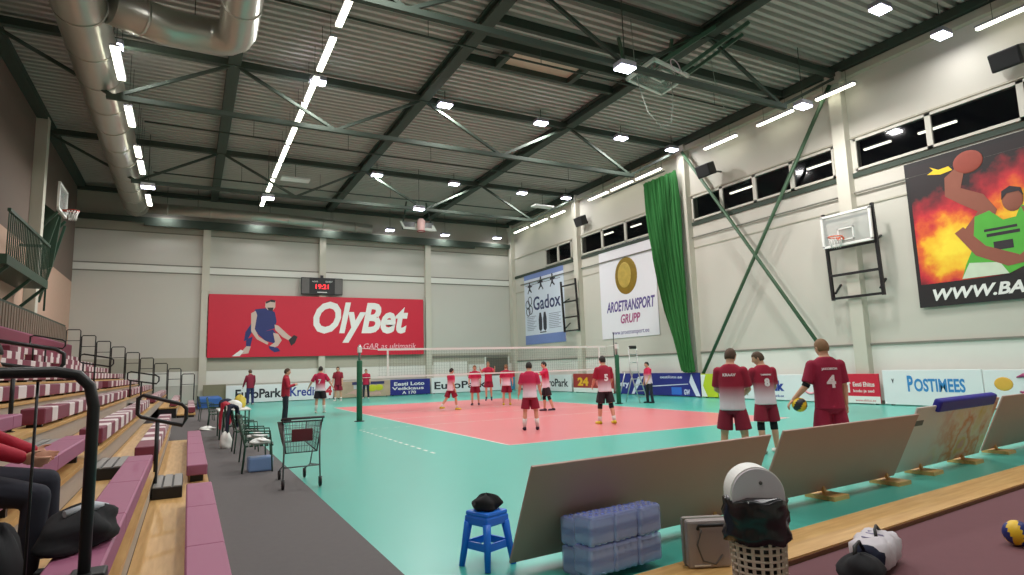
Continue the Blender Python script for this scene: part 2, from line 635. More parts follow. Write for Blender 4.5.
def make_tube(a, b, label, group, w=0.13, top=12.6):
    a, b = Vector(a), Vector(b)
    c = (a + b) / 2
    t = thing('tube_light', label, 'tube light', c, 0, group)
    MB().bar(a - c + Vector((0, 0, 0.06)), b - c + Vector((0, 0, 0.06)), w + 0.05, 0.06).build('housing', LAMPCASE, t)
    MB().bar((a - c) * 0.98, (b - c) * 0.98, w, 0.06).build('glow_tube', TUBE, t)
    for q in (0.6, -0.6):
        p = (a - c) * q
        if top:
            MB().tube([p + Vector((0, 0, 0.08)), p + Vector((0, 0, top - c.z))], 0.008, 5).build('hanger', STEEL, t)


CR = [(2.0, 4.45), (5.1, 7.3), (7.75, 9.75), (10.1, 12.1), (12.4, 14.3), (14.6, 16.7), (17.0, 19.2), (19.6, 21.9), (22.3, 25.0)]
for i, (a, b) in enumerate(reversed(CR)):
    make_tube((-2.72, a, 11.3), (-2.72, b, 11.3), 'fluorescent tube over the hall centre, %s of its row from the far wall' % ordinal(i), 'central row of tube lights', 0.17)
LR = [(6.8, 8.9), (11.0, 12.8), (15.0, 16.3), (16.8, 18.6), (22.2, 24.3)]
for i, (a, b) in enumerate(reversed(LR)):
    make_tube((-8.2, a, 10.6), (-8.2, b, 10.6), 'fluorescent tube beside the big round duct, %s of its row from the far wall' % ordinal(i), 'tube lights beside the duct', 0.2)
RR = [(0.65, 2.2), (3.2, 4.95), (6.05, 7.95), (10.9, 12.9), (13.2, 15.1), (15.4, 17.3), (20.0, 21.6), (22.2, 24.3), (24.8, 26.8), (-5.5, -3.2)]
for i, (a, b) in enumerate(reversed(sorted(RR))):
    make_tube((14.8, a, 11.45), (14.8, b, 11.45), 'fluorescent tube above the windowed wall, %s of its row from the far wall' % ordinal(i), 'tube lights along the windowed wall', 0.13)
for i, (pa, pb) in enumerate((((604, 235), (613, 232)), ((631, 227), (641, 224)), ((730, 193), (755, 186)), ((807, 169), (831, 162)), ((864, 149.5), (891, 141.5)), ((918, 133), (957, 122)))):  # added glowing tubes behind the glass stand in for window reflections
    a, b = at(pa[0], pa[1], 0, 16.9), at(pb[0], pb[1], 0, 16.9)
    z = (a.z + b.z) / 2
    make_tube((16.9, a.y, z), (16.9, b.y, z), 'added tube imitating a reflection in the high dark windows, %s from the far wall' % ordinal(i), 'added reflection tubes behind the windows', 0.1, 11.5)
for (x, y, wh) in ((-1.55, 20.3, 'beside the central tube row'), (13.3, 20.2, 'near the windowed wall')):
    t = thing('ceiling_panel', 'unlit pale ceiling light panel ' + wh, 'light panel', (x, y, 11.6))
    MB().rbox(-0.7, 0.7, -0.3, 0.3, 0, 0.1, 0.02).build('housing', WHITE, t)
    MB().tube([(0, 0, 0.1), (0, 0, 1.0)], 0.015, 6).build('hanger', STEEL, t)

# ================================================================== ducts
def duct(name, label, pts, r, bands=2.0):
    t = thing(name, label, 'air duct')
    mb = MB().tube(pts, r, 24)
    mb.build('duct_shell', DUCT, t)
    mb = MB()
    for a, b in zip(pts, pts[1:]):
        a, b = Vector(a), Vector(b)
        Ln = (b - a).length
        if Ln < 1.2:
            continue
        k = max(1, int(Ln / bands))
        for i in range(k):
            p = a + (b - a) * ((i + 0.5) / k)
            q = (b - a).normalized() * 0.04
            MB().tube([p - q, p + q], r + 0.02, 24).build('duct_collar', DUCT, t)
    for f in (0.2, 0.5, 0.8):
        n_ = (len(pts) - 1) * f
        i = min(int(n_), len(pts) - 2)
        p = Vector(pts[i]).lerp(Vector(pts[i + 1]), n_ - i)
        MB().tube([p + Vector((0, 0, r * 0.9)), (p.x, p.y, 12.6)], 0.015, 6).build('hanger', STEEL, t)
    return t


duct('air_duct', 'large round silver duct running along the bleacher side of the ceiling', [(-8.9, NY + 0.3, 11.2), (-8.9, 5, 11.2), (-8.95, 15, 11.2), (-9.0, 27.0, 11.2)], 0.62)
el = [(-5.2, NY + 0.3, 11.35), (-5.2, 0, 11.35), (-5.2, 5.9, 11.35)] + [(-5.2 - 0.7 * (1 - math.cos(a)), 5.9 + 0.7 * math.sin(a), 11.35) for a in (R(25), R(50), R(75), R(90))] + [(-6.9, 6.6, 11.35), (-8.24, 5.9, 11.3)]
duct('air_duct', 'shiny round duct bending across to join the large duct', el, 0.5)
duct('air_duct', 'slim round silver duct along the top of the far wall', [(-8.6, 27.3, 11.2), (-2, 27.3, 11.2), (4.3, 27.3, 11.0)], 0.3)

# ================================================================== signs on the far wall
def figure(parent, polys, y, mats, name='figure'):
    for i, (mt, poly, dy) in enumerate(polys):
        MB().prism(poly, y - dy, y + 0.002).build(name, mats[mt], parent)


t = thing('wall_banner', 'wide red betting banner with a leaping player and big white lettering', 'banner', (-5.2, FY - 0.33, 0))
MB().box(0, 13.35, 0, 0.05, 2.72, 6.5).build('banner_sheet', RED, t)
MB().box(-0.05, 13.4, 0.05, 0.1, 2.8, 6.4).build('backing_frame', SEAM, t)
text('OlyBet', 2.2, WHITE, t, 6.0, 4.25, -0.004, 'lettering', bold=0.075, shear=0.25, width=6.25, height=2.66)
text('GAR as ultimatik', 0.62, mat('pale_pink_ink', (240, 190, 200), 0.5, var=0), t, 9.2, 3.12, -0.004, 'lettering', shear=0.2, width=3.6)
BL1 = mat('kit_blue', (38, 48, 110), 0.5, var=0.1, scale=2)
SK1 = mat('poster_skin', (206, 182, 170), 0.5, var=0)
DK1 = mat('poster_dark', (44, 38, 44), 0.5, var=0)
def sc(pts, k=1 / 3.98 / 12.9):
    return pts
# player drawn in metres on the sheet (x along the sheet, z up)
def bp(L_):   # photo crop units (230..430 px over 1024) to sheet metres
    return [((a / 5.12 + 230 - 209) / 213.0 * 13.35 - 0.35, 6.5 - (b / 5.12 + 290 - 294.6 - (a / 5.12 + 21) * 0.028 + 0.6) / 61.5 * 3.78) for a, b in L_]
figure(t, [(0, bp([(130, 100), (180, 95), (222, 115), (232, 165), (222, 200), (150, 222), (120, 210), (100, 250), (82, 262), (88, 215), (112, 175)]), 0.006),
           (1, bp([(178, 62), (205, 50), (224, 58), (224, 90), (212, 108), (188, 104), (176, 88)]), 0.009),
           (2, bp([(178, 62), (205, 50), (224, 55), (222, 66), (200, 62), (180, 72)]), 0.012),
           (2, bp([(186, 92), (216, 92), (212, 110), (192, 106)]), 0.012),
           (1, bp([(112, 120), (132, 108), (140, 130), (130, 200), (150, 240), (196, 272), (190, 282), (140, 252), (114, 212)]), 0.009),
           (1, bp([(222, 180), (240, 186), (290, 236), (310, 250), (300, 268), (262, 246), (226, 208)]), 0.009),
           (2, bp([(290, 262), (316, 236), (334, 246), (322, 278), (304, 292)]), 0.012),
           (0, bp([(140, 222), (216, 205), (246, 250), (222, 276), (180, 262)]), 0.007),
           (1, bp([(216, 222), (240, 228), (258, 262), (240, 290), (218, 300), (198, 292), (226, 270)]), 0.009),
           (0, bp([(196, 288), (240, 300), (252, 318), (224, 322), (200, 304)]), 0.010),
           (0, bp([(92, 252), (122, 238), (112, 290), (92, 286)]), 0.008),
           (1, bp([(94, 286), (114, 288), (104, 322), (70, 326), (78, 306)]), 0.009),
           (3, bp([(30, 334), (70, 302), (82, 310), (66, 334)]), 0.010)], -0.002, [BL1, SK1, DK1, WHITE], 'player_figure')

# scoreboard
t = thing('scoreboard', 'black electronic scoreboard with red digits above the red banner', 'scoreboard', (0.0, FY - 0.45, 0))
MB().rbox(0.0, 2.6, 0, 0.15, 6.62, 7.72, 0.03).build('case', BLACK, t)
SG = mat('scoreboard_grey', (96, 92, 90), 0.5, var=0.1)
MB().box(0.04, 0.5, -0.012, 0, 6.68, 7.66).build('side_panel', SG, t)
MB().box(2.1, 2.56, -0.012, 0, 6.68, 7.66).build('side_panel', SG, t)
LED = mat('red_digits', (255, 40, 50), 0.5, var=0, emit=2.5)
text('19:21', 0.5, LED, t, 1.3, 7.0, -0.01, 'digits', bold=0.004, align='CENTER', width=0.8, height=0.3)
text('HOME', 0.17, WHITE, t, 0.68, 7.42, -0.01, 'caption', width=0.35)
text('GUEST', 0.17, WHITE, t, 1.5, 7.42, -0.01, 'caption', width=0.45)
MB().box(1.0, 1.6, -0.012, 0, 6.75, 6.8).build('caption_bar', WHITE, t)
MB().box(1.2, 1.4, 0.15, 0.2, 6.7, 7.9).build('mount', BLACKM, t)


# ------------------------------------------------------------------ side wall root: x along the reading direction, -y towards the hall
def side(name, label, cat, y, gap=0.0, group=None):
    return thing(name, label, cat, (WX - gap, y, 0), R(-90), group)


# blue-and-white team banner
t = side('wall_banner', 'white and pale blue club banner with ink figures high on the cream wall', 'banner', 26.6, 0.04)
PALE = mat('banner_pale', (216, 224, 238), 0.6, var=0.04, scale=1)
mb = MB(); mb.box(0, 5.3, 0, 0.02, 3.2, 8.2)
mb.build('banner_sheet', PALE, t)
PB = mat('banner_blue', (120, 140, 196), 0.6, var=0.05)
MB().box(0, 5.3, -0.004, 0, 3.2, 3.85).build('blue_band', PB, t)
MB().box(0, 5.3, -0.004, 0, 7.85, 8.2).build('blue_band', PB, t)
INK = mat('ink_grey', (52, 54, 66), 0.6, var=0)
text('Gadox', 1.2, mat('ink_navy', (52, 60, 104), 0.6, var=0), t, 1.25, 5.6, -0.004, 'lettering', bold=0.02, width=3.6)
for cx, cz in ((0.45, 6.05), (0.8, 6.3), (0.5, 5.55), (0.85, 5.65)):
    MB().tube([(cx + 0.26 * math.cos(a * PI / 8), -0.006, cz + 0.3 * math.sin(a * PI / 8)) for a in range(16)], 0.03, 5, closed=True).build('ring_logo', INK, t)
def runner(x, z, s, flip=1):
    P = [(0, 1.0), (0.1, 0.86), (0.06, 0.74), (0.24, 0.6), (0.42, 0.66), (0.42, 0.56), (0.22, 0.48), (0.1, 0.5), (0.12, 0.3), (0.34, 0.1), (0.28, 0.0), (0.04, 0.18), (-0.1, 0.2), (-0.3, -0.05), (-0.38, 0.02), (-0.16, 0.3), (-0.1, 0.52), (-0.3, 0.5), (-0.34, 0.6), (-0.1, 0.72), (-0.12, 0.9)]
    return [(x + a * s * flip, z + b * s) for a, b in P]
for x, z, s, f in ((0.8, 6.85, 0.85, 1), (2.35, 6.95, 0.95, -1), (3.9, 7.0, 0.9, 1)):
    MB().prism(runner(x, z, s, f), -0.008, 0.001).build('ink_figure', INK, t)
MB().box(0.2, 4.9, -0.006, 0, 7.42, 7.45).build('ink_line', INK, t)
for x in (2.15, 2.75):
    MB().prism([(x - 0.2, 4.2), (x + 0.02, 4.05), (x + 0.22, 4.2), (x + 0.24, 4.9), (x + 0.12, 5.35), (x - 0.1, 5.35), (x - 0.22, 4.9)], -0.008, 0.001).build('ink_sole', INK, t)
GL = mat('ink_pale', (140, 146, 164), 0.6, var=0)
mb = MB()
for k in range(9):
    mb.box(0.3, 1.6 - 0.2 * (k % 3), -0.006, 0, 5.15 - k * 0.12, 5.19 - k * 0.12)
    mb.box(3.3, 4.8 - 0.25 * (k % 2), -0.006, 0, 5.15 - k * 0.12, 5.19 - k * 0.12)
mb.build('small_print_pattern', GL, t)
MB().box(2.05, 2.9, -0.006, 0, 3.95, 4.02).build('ink_line', INK, t)

# gold medal banner
t = side('wall_banner', 'white haulage company banner with a large gold oval emblem', 'banner', 17.35, 0.04)
MB().box(0, 4.95, 0, 0.02, 3.1, 8.2).build('banner_sheet', mat('banner_white', (232, 230, 236), 0.6, var=0.02), t)
GOLD = mat('gold_ink', (150, 122, 40), 0.35, metal=0.35, var=0.3, scale=2.5)
mb = MB(); mb.ell((2.45, -0.0, 6.55), 0.98, 0.03, 1.05, 28, 14); mb.build('gold_emblem', GOLD, t)
mb = MB(); mb.ell((2.35, -0.022, 6.6), 0.6, 0.02, 0.72, 24, 10); mb.build('gold_emblem', mat('gold_light', (200, 172, 84), 0.35, metal=0.3, var=0.35, scale=3), t)
PU = mat('ink_purple', (92, 76, 140), 0.6, var=0)
PR = mat('ink_plum', (168, 82, 128), 0.6, var=0)
text('AROETRANSPORT', 0.72, PU, t, 0.55, 4.62, -0.004, 'lettering', bold=0.02, shear=0.25, width=4.2, height=0.62)
text('GRUPP', 0.72, PR, t, 1.8, 3.92, -0.004, 'lettering', bold=0.02, shear=0.25, width=1.7, height=0.52)
text('www.aroetransport.ee', 0.3, PU, t, 0.95, 3.3, -0.004, 'lettering', width=3.2)
t = side('wall_strip', 'thin pale strip of small print above the gold emblem banner', 'sign strip', 17.3, 0.035)
MB().box(0.0, 5.0, 0, 0.02, 8.22, 8.5).build('strip_sheet', WHITE, t)
text('AROETRANSPORT GRUPP', 0.15, PU, t, 0.6, 8.3, -0.004, 'lettering', width=3.2)

def fire_mat():
    mt = bpy.data.materials.new('printed_fire')
    mt.use_nodes = True
    nt = mt.node_tree
    b = nt.nodes['Principled BSDF']
    b.inputs['Roughness'].default_value = 0.6
    tc = nt.nodes.new('ShaderNodeTexCoord')
    nz = nt.nodes.new('ShaderNodeTexNoise')
    nz.inputs['Scale'].default_value = 2.2
    nz.inputs['Detail'].default_value = 6
    nt.links.new(tc.outputs['Object'], nz.inputs['Vector'])
    prev = None
    for c in ((1.15, 0, 5.05), (3.1, 0, 5.9)):
        d = nt.nodes.new('ShaderNodeVectorMath'); d.operation = 'DISTANCE'
        nt.links.new(tc.outputs['Object'], d.inputs[0]); d.inputs[1].default_value = c
        if prev is None:
            prev = d.outputs['Value']
        else:
            mn = nt.nodes.new('ShaderNodeMath'); mn.operation = 'MINIMUM'
            ad = nt.nodes.new('ShaderNodeMath'); ad.inputs[1].default_value = 0.35
            nt.links.new(d.outputs['Value'], ad.inputs[0])
            nt.links.new(prev, mn.inputs[0]); nt.links.new(ad.outputs[0], mn.inputs[1]); prev = mn.outputs[0]
    ad = nt.nodes.new('ShaderNodeMath'); ad.operation = 'MULTIPLY_ADD'
    nt.links.new(nz.outputs['Fac'], ad.inputs[0]); ad.inputs[1].default_value = 1.3
    nt.links.new(prev, ad.inputs[2])
    rp = nt.nodes.new('ShaderNodeMapRange'); rp.inputs['From Min'].default_value = 0.9; rp.inputs['From Max'].default_value = 2.6
    nt.links.new(ad.outputs[0], rp.inputs['Value'])
    cr = nt.nodes.new('ShaderNodeValToRGB')
    e = cr.color_ramp.elements
    e[0].position = 0.0; e[0].color = lin((255, 226, 60))
    e[1].position = 1.0; e[1].color = lin((34, 24, 26))
    for ps, cl in ((0.25, (250, 190, 40)), (0.4, (234, 110, 40)), (0.58, (206, 44, 52)), (0.78, (150, 30, 42))):
        q = e.new(ps); q.color = lin(cl)
    nt.links.new(rp.outputs['Result'], cr.inputs['Fac'])
    nt.links.new(cr.outputs['Color'], b.inputs['Base Color'])
    return mt


# dunking player banner
t = side('wall_banner', 'big black-edged basketball banner with a green player in a fiery burst', 'banner', -0.42, 0.12)
MB().box(0, 5.3, 0, 0.03, 3.2, 8.1).build('banner_sheet', mat('banner_black', (26, 22, 24), 0.6, var=0.1), t)
RB = fire_mat()
YB = mat('burst_yellow', (250, 206, 40), 0.6, var=0.1, scale=2)
OB = mat('burst_orange', (236, 120, 34), 0.6, var=0.15, scale=2)
SKB = mat('poster_brown', (146, 84, 66), 0.6, var=0.1, scale=3)
GR = mat('poster_green', (84, 176, 60), 0.6, var=0.12, scale=3)
MB().prism([(0.12, 3.95), (5.2, 3.95), (5.2, 7.95), (0.12, 7.95)], -0.004, 0.001).build('red_ground', RB, t)
def burst(cx, cz, r0, r1, n, sd, sx=1, sz=1):
    rn = random.Random(sd)
    P = []
    for i in range(n * 2):
        a = PI * i / n
        r = (r1 * rn.uniform(0.7, 1.15)) if i % 2 else r0 * rn.uniform(0.85, 1.1)
        P.append((cx + sx * r * math.cos(a), cz + sz * r * math.sin(a)))
    return P
def clipx(P):
    return [(max(0.13, min(5.18, a)), max(3.97, b)) for a, b in P]
# raised arm, ball, head, jersey
MB().prism([(1.45, 5.35), (2.0, 6.0), (1.55, 6.35), (1.15, 6.7), (1.2, 7.3), (1.5, 7.5), (1.75, 7.3), (1.62, 6.85), (2.2, 6.5), (2.5, 5.95), (2.2, 5.2)], -0.013, 0.001).build('player_figure', SKB, t)
mb = MB(); mb.ell((1.9, -0.008, 7.62), 0.42, 0.02, 0.36, 24, 10); mb.build('poster_ball', mat('poster_ball', (150, 66, 50), 0.6, var=0.15, scale=4), t)
MB().prism([(0.7, 7.55), (1.1, 7.45), (1.45, 7.5), (1.35, 7.65), (1.05, 7.62), (0.8, 7.78), (0.9, 7.64)], -0.013, 0.001).build('flame', YB, t)
MB().prism([(1.9, 5.85), (2.3, 5.95), (2.62, 5.6), (2.95, 5.62), (3.1, 5.95), (3.45, 5.75), (3.3, 4.9), (3.1, 4.2), (2.6, 3.98), (1.35, 3.98), (1.5, 4.4), (1.75, 4.9)], -0.015, 0.001).build('player_jersey', GR, t)
MB().prism([(1.35, 3.98), (2.6, 3.98), (2.4, 4.35), (1.6, 4.45)], -0.018, 0.001).build('player_shorts', mat('poster_pale', (206, 220, 196), 0.6, var=0.1), t)
mb = MB(); mb.ell((2.92, -0.012, 6.15), 0.27, 0.02, 0.36, 20, 10); mb.build('player_head', SKB, t)
MB().prism([(2.65, 6.2), (2.68, 6.45), (2.9, 6.56), (3.15, 6.45), (3.2, 6.2), (3.1, 6.36), (2.8, 6.36)], -0.036, 0.001).build('player_hair', DK1, t)
MB().prism([(1.3, 5.45), (1.55, 5.6), (2.1, 4.9), (2.9, 4.5), (3.0, 4.25), (2.6, 4.2), (1.8, 4.65)], -0.021, 0.001).build('player_figure', SKB, t)
MB().prism([(3.1, 5.9), (3.5, 5.75), (3.85, 5.3), (3.7, 4.6), (3.1, 4.2), (2.75, 4.35), (3.2, 4.7), (3.3, 5.2)], -0.024, 0.001).build('player_figure', SKB, t)
MB().box(2.15, 3.0, -0.018, 0, 5.15, 5.25).build('jersey_stripe', DK1, t)
MB().box(2.3, 2.8, -0.018, 0, 4.72, 4.98).build('jersey_stripe', DK1, t)
MB().box(2.1, 2.95, -0.018, 0, 5.32, 5.4).build('jersey_stripe', DK1, t)
text('WWW.BAL', 0.62, WHITE, t, 0.45, 3.4, -0.004, 'lettering', bold=0.02, shear=0.25, width=2.75, height=0.38)

# speakers on the side wall
for i, (px, py, w) in enumerate(((580, 221, 'beyond the green curtain'), (705, 170, 'above the crossed brace'), (1007, 58, 'above the basketball banner'))):
    g_ = 0.55 if i == 1 else 0.0
    p = at(px, py, 0, 14.9 - g_)
    t = side('loudspeaker', 'black wall loudspeaker mounted ' + w, 'loudspeaker', p.y, g_, 'wall loudspeakers')
    t.location.z = p.z
    Mx = Matrix.Translation((0, -0.45, 0)) @ Matrix.Rotation(R(20), 4, 'X')
    MB().rbox(-0.4, 0.4, -0.22, 0.22, -0.28, 0.28, 0.04, Mx).build('cabinet', BLACK, t)
    MB().box(-0.34, 0.34, -0.235, -0.22, -0.22, 0.22, Mx).build('grille', mat('grille_grey', (40, 40, 42), 0.8), t)
    MB().bar((0, -0.25, 0), (0, g_ - 0.02, 0.05), 0.06).build('bracket', STEEL, t)


# ------------------------------------------------------------------ wall mounted hoops
def wall_hoop(label, y0, y1, board, rim):
    W = y0 - y1
    t = side('basketball_hoop', label, 'basketball hoop', y0, 0.0, 'folding wall hoops')
    BK = BLACKM
    f = [(0.0, -0.9), (W, -0.9)]
    zt, zb = 7.0, 3.75
    OT, OB_ = -0.55, -0.4
    sl = 0.0
    for x in (0.0, W):
        MB().bar((x, OT, zt), (x - sl, OB_, zb), 0.1).build('side_rail', BK, t)
    for q in (0.1, 0.42, 0.72, 0.98):
        a = Vector((0, OT, zt)).lerp(Vector((-sl, OB_, zb)), q)
        MB().bar(a, a + Vector((W, 0, 0)), 0.085).build('cross_bar', BK, t)
    for x in (0.1, W - 0.1):
        MB().bar((x, OB_, zb + 0.25), (x, -0.02, zb + 0.6), 0.06).build('wall_arm', BK, t)
        MB().bar((x, OT, 5.6), (x, -0.02, 5.9), 0.06).build('wall_arm', BK, t)
    if board:
        BG = mat('hoop_glass', (196, 200, 196), 0.15, var=0, alpha=0.4)
        bz0, bz1 = 5.7, 6.85
        B0 = -0.7
        MB().box(0.05, W - 0.02, B0 - 0.02, B0 + 0.02, bz0, bz1).build('backboard', BG, t)
        mb = MB()
        for a, b, c, d in ((0.0, W + 0.03, bz0 - 0.03, bz0 + 0.05), (0.0, W + 0.03, bz1 - 0.05, bz1 + 0.03), (0.0, 0.08, bz0, bz1), (W - 0.05, W + 0.03, bz0, bz1)):
            mb.box(a, b, B0 - 0.04, B0 + 0.03, c, d)
        cx = W / 2
        for a, b, c, d in ((cx - 0.3, cx + 0.3, bz0 + 0.15, bz0 + 0.19), (cx - 0.3, cx + 0.3, bz0 + 0.56, bz0 + 0.6), (cx - 0.3, cx - 0.26, bz0 + 0.15, bz0 + 0.6), (cx + 0.26, cx + 0.3, bz0 + 0.15, bz0 + 0.6)):
            mb.box(a, b, B0 - 0.04, B0 + 0.03, c, d)
        mb.build('board_border', WHITE, t)
    if rim:
        cx = W / 2 - 0.15
        rr = 0.23
        c = Vector((cx, B0 - 0.04 - 0.15 - rr, 5.95))
        mb = MB(); mb.tube([c + Vector((rr * math.cos(a * PI / 12), rr * math.sin(a * PI / 12), 0)) for a in range(24)], 0.02, 6, closed=True)
        mb.box(cx - 0.09, cx + 0.09, B0 - 0.21, B0 - 0.04, 5.87, 5.97)
        mb.build('rim', ORANGE, t)
        mb = MB()
        for k in range(12):
            a0, a1, a2 = (k * PI / 6, (k + 0.5) * PI / 6, (k + 1) * PI / 6)
            for s in (1, -1):
                mb.tube([c + Vector((rr * math.cos(a0), rr * math.sin(a0), 0)), c + Vector((0.19 * math.cos(a0 + s * 0.26), 0.19 * math.sin(a0 + s * 0.26), -0.18)), c + Vector((0.15 * math.cos(a0 + s * 0.52), 0.15 * math.sin(a0 + s * 0.52), -0.4))], 0.006, 4)
        mb.build('net', WHITE, t)
    return t


wall_hoop('folded black hoop frame with glass backboard and orange rim beside the basketball banner', 2.42, 0.55, True, True)
wall_hoop('folded black hoop frame in front of the pale blue club banner', 20.85, 19.2, False, False)

# ------------------------------------------------------------------ green gathered curtain
rn = random.Random(4)
mb = MB()
_cl = [at(a, b, 0, 14.72) for a, b in ((643, 186), (648, 225), (652, 251), (666, 317), (676, 350), (685, 376))]
_cr = [at(a, b, 0, 14.72) for a, b in ((677, 186), (680, 225), (682, 251), (688, 317), (691, 350), (694, 376))]
def edge_at(P, z):
    P = sorted(P, key=lambda q: -q.z)
    for a, b in zip(P, P[1:]):
        if a.z >= z >= b.z:
            return a.y + (b.y - a.y) * (a.z - z) / (a.z - b.z)
    return P[0].y if z > P[0].z else P[-1].y
CE = [(edge_at(_cl, z), edge_at(_cr, z)) for z in (11.0, 10.6, 9.5, 8.3, 7.0, 5.6, 4.2, 3.0, 2.0, 1.45, 1.2)]
rowsz = [11.0, 10.6, 9.5, 8.3, 7.0, 5.6, 4.2, 3.0, 2.0, 1.45, 1.2]
NU = 84
grid = []
for j, z in enumerate(rowsz):
    k = (11.0 - z) / 10.45
    xa, xb = CE[j]
    row = []
    for i in range(NU + 1):
        u = i / NU
        y = xa + (xb - xa) * u
        amp = 0.10 + 0.05 * math.sin(j * 0.7)
        ph = u * 13 * 2 * PI
        x = 14.72 + amp * math.sin(ph + 0.5 * math.sin(j * 0.9 + u * 6)) + 0.05 * math.sin(ph * 0.37 + j)
        row.append((x, y, z + 0.05 * math.sin(ph * 0.2) * (j == len(rowsz) - 1)))
    grid.append(row)
fr = [[mb.bm.verts.new(p) for p in row] for row in grid]
bk = [[mb.bm.verts.new((p[0] + 0.03, p[1], p[2])) for p in row] for row in grid]
for A, flip in ((fr, 0), (bk, 1)):
    for j in range(len(A) - 1):
        for i in range(NU):
            q = [A[j][i], A[j][i + 1], A[j + 1][i + 1], A[j + 1][i]]
            f = mb._face(q if not flip else q[::-1])
            f.smooth = True
t = thing('curtain', 'tall green gathered dividing curtain hanging against the cream wall', 'curtain', (0, 0, 0))
mb.build('curtain_cloth', mat('curtain_green', (40, 108, 48), 0.85, var=0.12, scale=2), t)
mb = MB(); mb.box(14.5, 14.56, 10.4, 15.6, 11.1, 11.16)
for y in (10.6, 13.0, 15.5):
    mb.tube([(14.53, y, 11.1), (14.53, y, 12.5)], 0.015, 5)
mb.build('curtain_rail', STEEL, t)

# ------------------------------------------------------------------ ceiling hoops
HB = mat('hoop_board_glass', (120, 140, 130), 0.15, var=0, alpha=0.45)
t = thing('ceiling_hoop', 'ceiling-hung hoop folded up under the roof with green struts and white-edged backboard', 'basketball hoop', (6.9, 2.2, 10.75), 0)
Mx = Matrix.Rotation(R(12), 4, 'Z') @ Matrix.Rotation(R(-12), 4, 'X')
MB().box(-0.9, 0.9, -0.55, 0.55, -0.02, 0.02, Mx).build('backboard', HB, t)
mb = MB()
for a, b, c, d in ((-0.93, 0.93, -0.58, -0.5), (-0.93, 0.93, 0.5, 0.58), (-0.93, -0.85, -0.58, 0.58), (0.85, 0.93, -0.58, 0.58), (-0.3, 0.3, -0.36, -0.31), (-0.3, 0.3, 0.06, 0.11), (-0.3, -0.25, -0.36, 0.11), (0.25, 0.3, -0.36, 0.11)):
    mb.box(a, b, c, d, -0.05, 0.05, Mx)
mb.build('board_border', mat('border_pale', (214, 226, 216), 0.5, var=0, ), t)
mb = MB()
c = Vector((-0.1, -0.75, -0.1))
mb.tube([Mx @ (c + Vector((0.23 * math.cos(a * PI / 12), 0.02, 0.23 * math.sin(a * PI / 12)))) for a in range(24)], 0.018, 6, closed=True)
mb.build('rim', mat('rim_pale', (206, 190, 196), 0.5, var=0), t)
GS = mat('hoop_green', (74, 106, 86), 0.45, var=0.06)
for a, b, w in (((-0.8, 0.5, 0.05), (-0.7, 1.0, 1.7), 0.09), ((0.8, 0.5, 0.05), (1.0, 0.3, 1.7), 0.09), ((-0.5, -0.4, 0.05), (1.7, -1.2, 1.65), 0.12), ((0.5, -0.3, 0.05), (2.5, -1.6, 1.65), 0.12), ((0.9, 0.4, 0.05), (2.9, -1.0, 1.65), 0.1), ((-0.9, 0.3, 0.1), (0.4, -0.1, 0.95), 0.1), ((0.4, -0.1, 0.95), (1.7, -0.9, 1.6), 0.1), ((-0.9, -0.3, 0.1), (-0.9, 1.1, 0.75), 0.08), ((-0.9, 1.1, 0.75), (0.6, 1.1, 0.75), 0.08), ((0.6, 1.1, 0.75), (0.9, 0.5, 0.1), 0.08)):
    MB().bar(a, b, w).build('strut', GS, t)
mb = MB()
lp = [(-0.95, 0.05, 1.8), (-0.97, -0.05, 0.2), (-0.9, -0.1, -0.5), (-0.6, -0.1, -1.3), (-0.05, -0.1, -1.75), (0.35, -0.1, -1.5), (0.5, -0.1, -0.6), (0.45, -0.1, 0.0)]
mb.tube(lp, 0.012, 6)
mb.build('cable_loop', mat('cable_pale', (150, 160, 150), 0.6, var=0), t)
tag(MB().tube([(10.2, 3.0, 12.6), (10.35, 3.0, 11.6), (10.75, 3.0, 10.6)], 0.012, 5).build('hanging_cable', mat('cable_pale', (150, 160, 150), 0.6)), 'thin pale cable dangling from the roof near the windowed wall', 'cable')

t = thing('ceiling_hoop', 'far ceiling hoop folded flat with white-edged backboard and net above the red banner', 'basketball hoop', (6.35, 24.0, 10.7), R(-8))
Mx = Matrix.Rotation(R(70), 4, 'X')
Mfar = Matrix.Translation((0, 0.0, 0.15))
MB().box(-1.0, 1.0, -0.06, -0.02, -0.32, 0.2, ).build('backboard', mat('hoop_board_dark', (40, 52, 46), 0.3), t)
mb = MB()
for P in ([(-1.15, 0.05), (-1.02, 0.05), (-0.8, -0.36), (-0.9, -0.44)], [(-0.9, -0.44), (-0.85, -0.3), (0.95, -0.34), (0.95, -0.5)], [(0.92, -0.5), (1.2, -0.5), (1.0, -0.14), (0.88, -0.14)], [(-0.2, -0.35), (-0.05, -0.35), (-0.05, -0.05), (-0.2, -0.05)]):
    mb.prism(P, -0.14, -0.07, Mfar)
mb.build('board_border', mat('border_pale'.replace('pale', 'bright'), (206, 216, 206), 0.5, var=0), t)
mb = MB(); mb.lathe([(0.2, -0.45), (0.23, -0.3), (0.26, 0.0), (0.24, 0.22), (0.12, 0.36)], 16, Matrix.Translation((0.15, -0.35, 0)))
mb.build('net', mat('net_pinkish', (246, 206, 202), 0.8, var=0.1, scale=8), t)
mb = MB(); mb.tube([(0.15 + 0.24 * math.cos(a * PI / 8), -0.35 + 0.24 * math.sin(a * PI / 8), -0.46) for a in range(16)], 0.03, 6, closed=True)
mb.build('rim', mat('rim_red', (150, 44, 52), 0.5, var=0), t)
for sx in (-0.9, 0.9):
    MB().bar((sx, 0.1, 0.1), (sx * 0.7, 0.4, 1.6), 0.08).build('strut', STEEL, t)

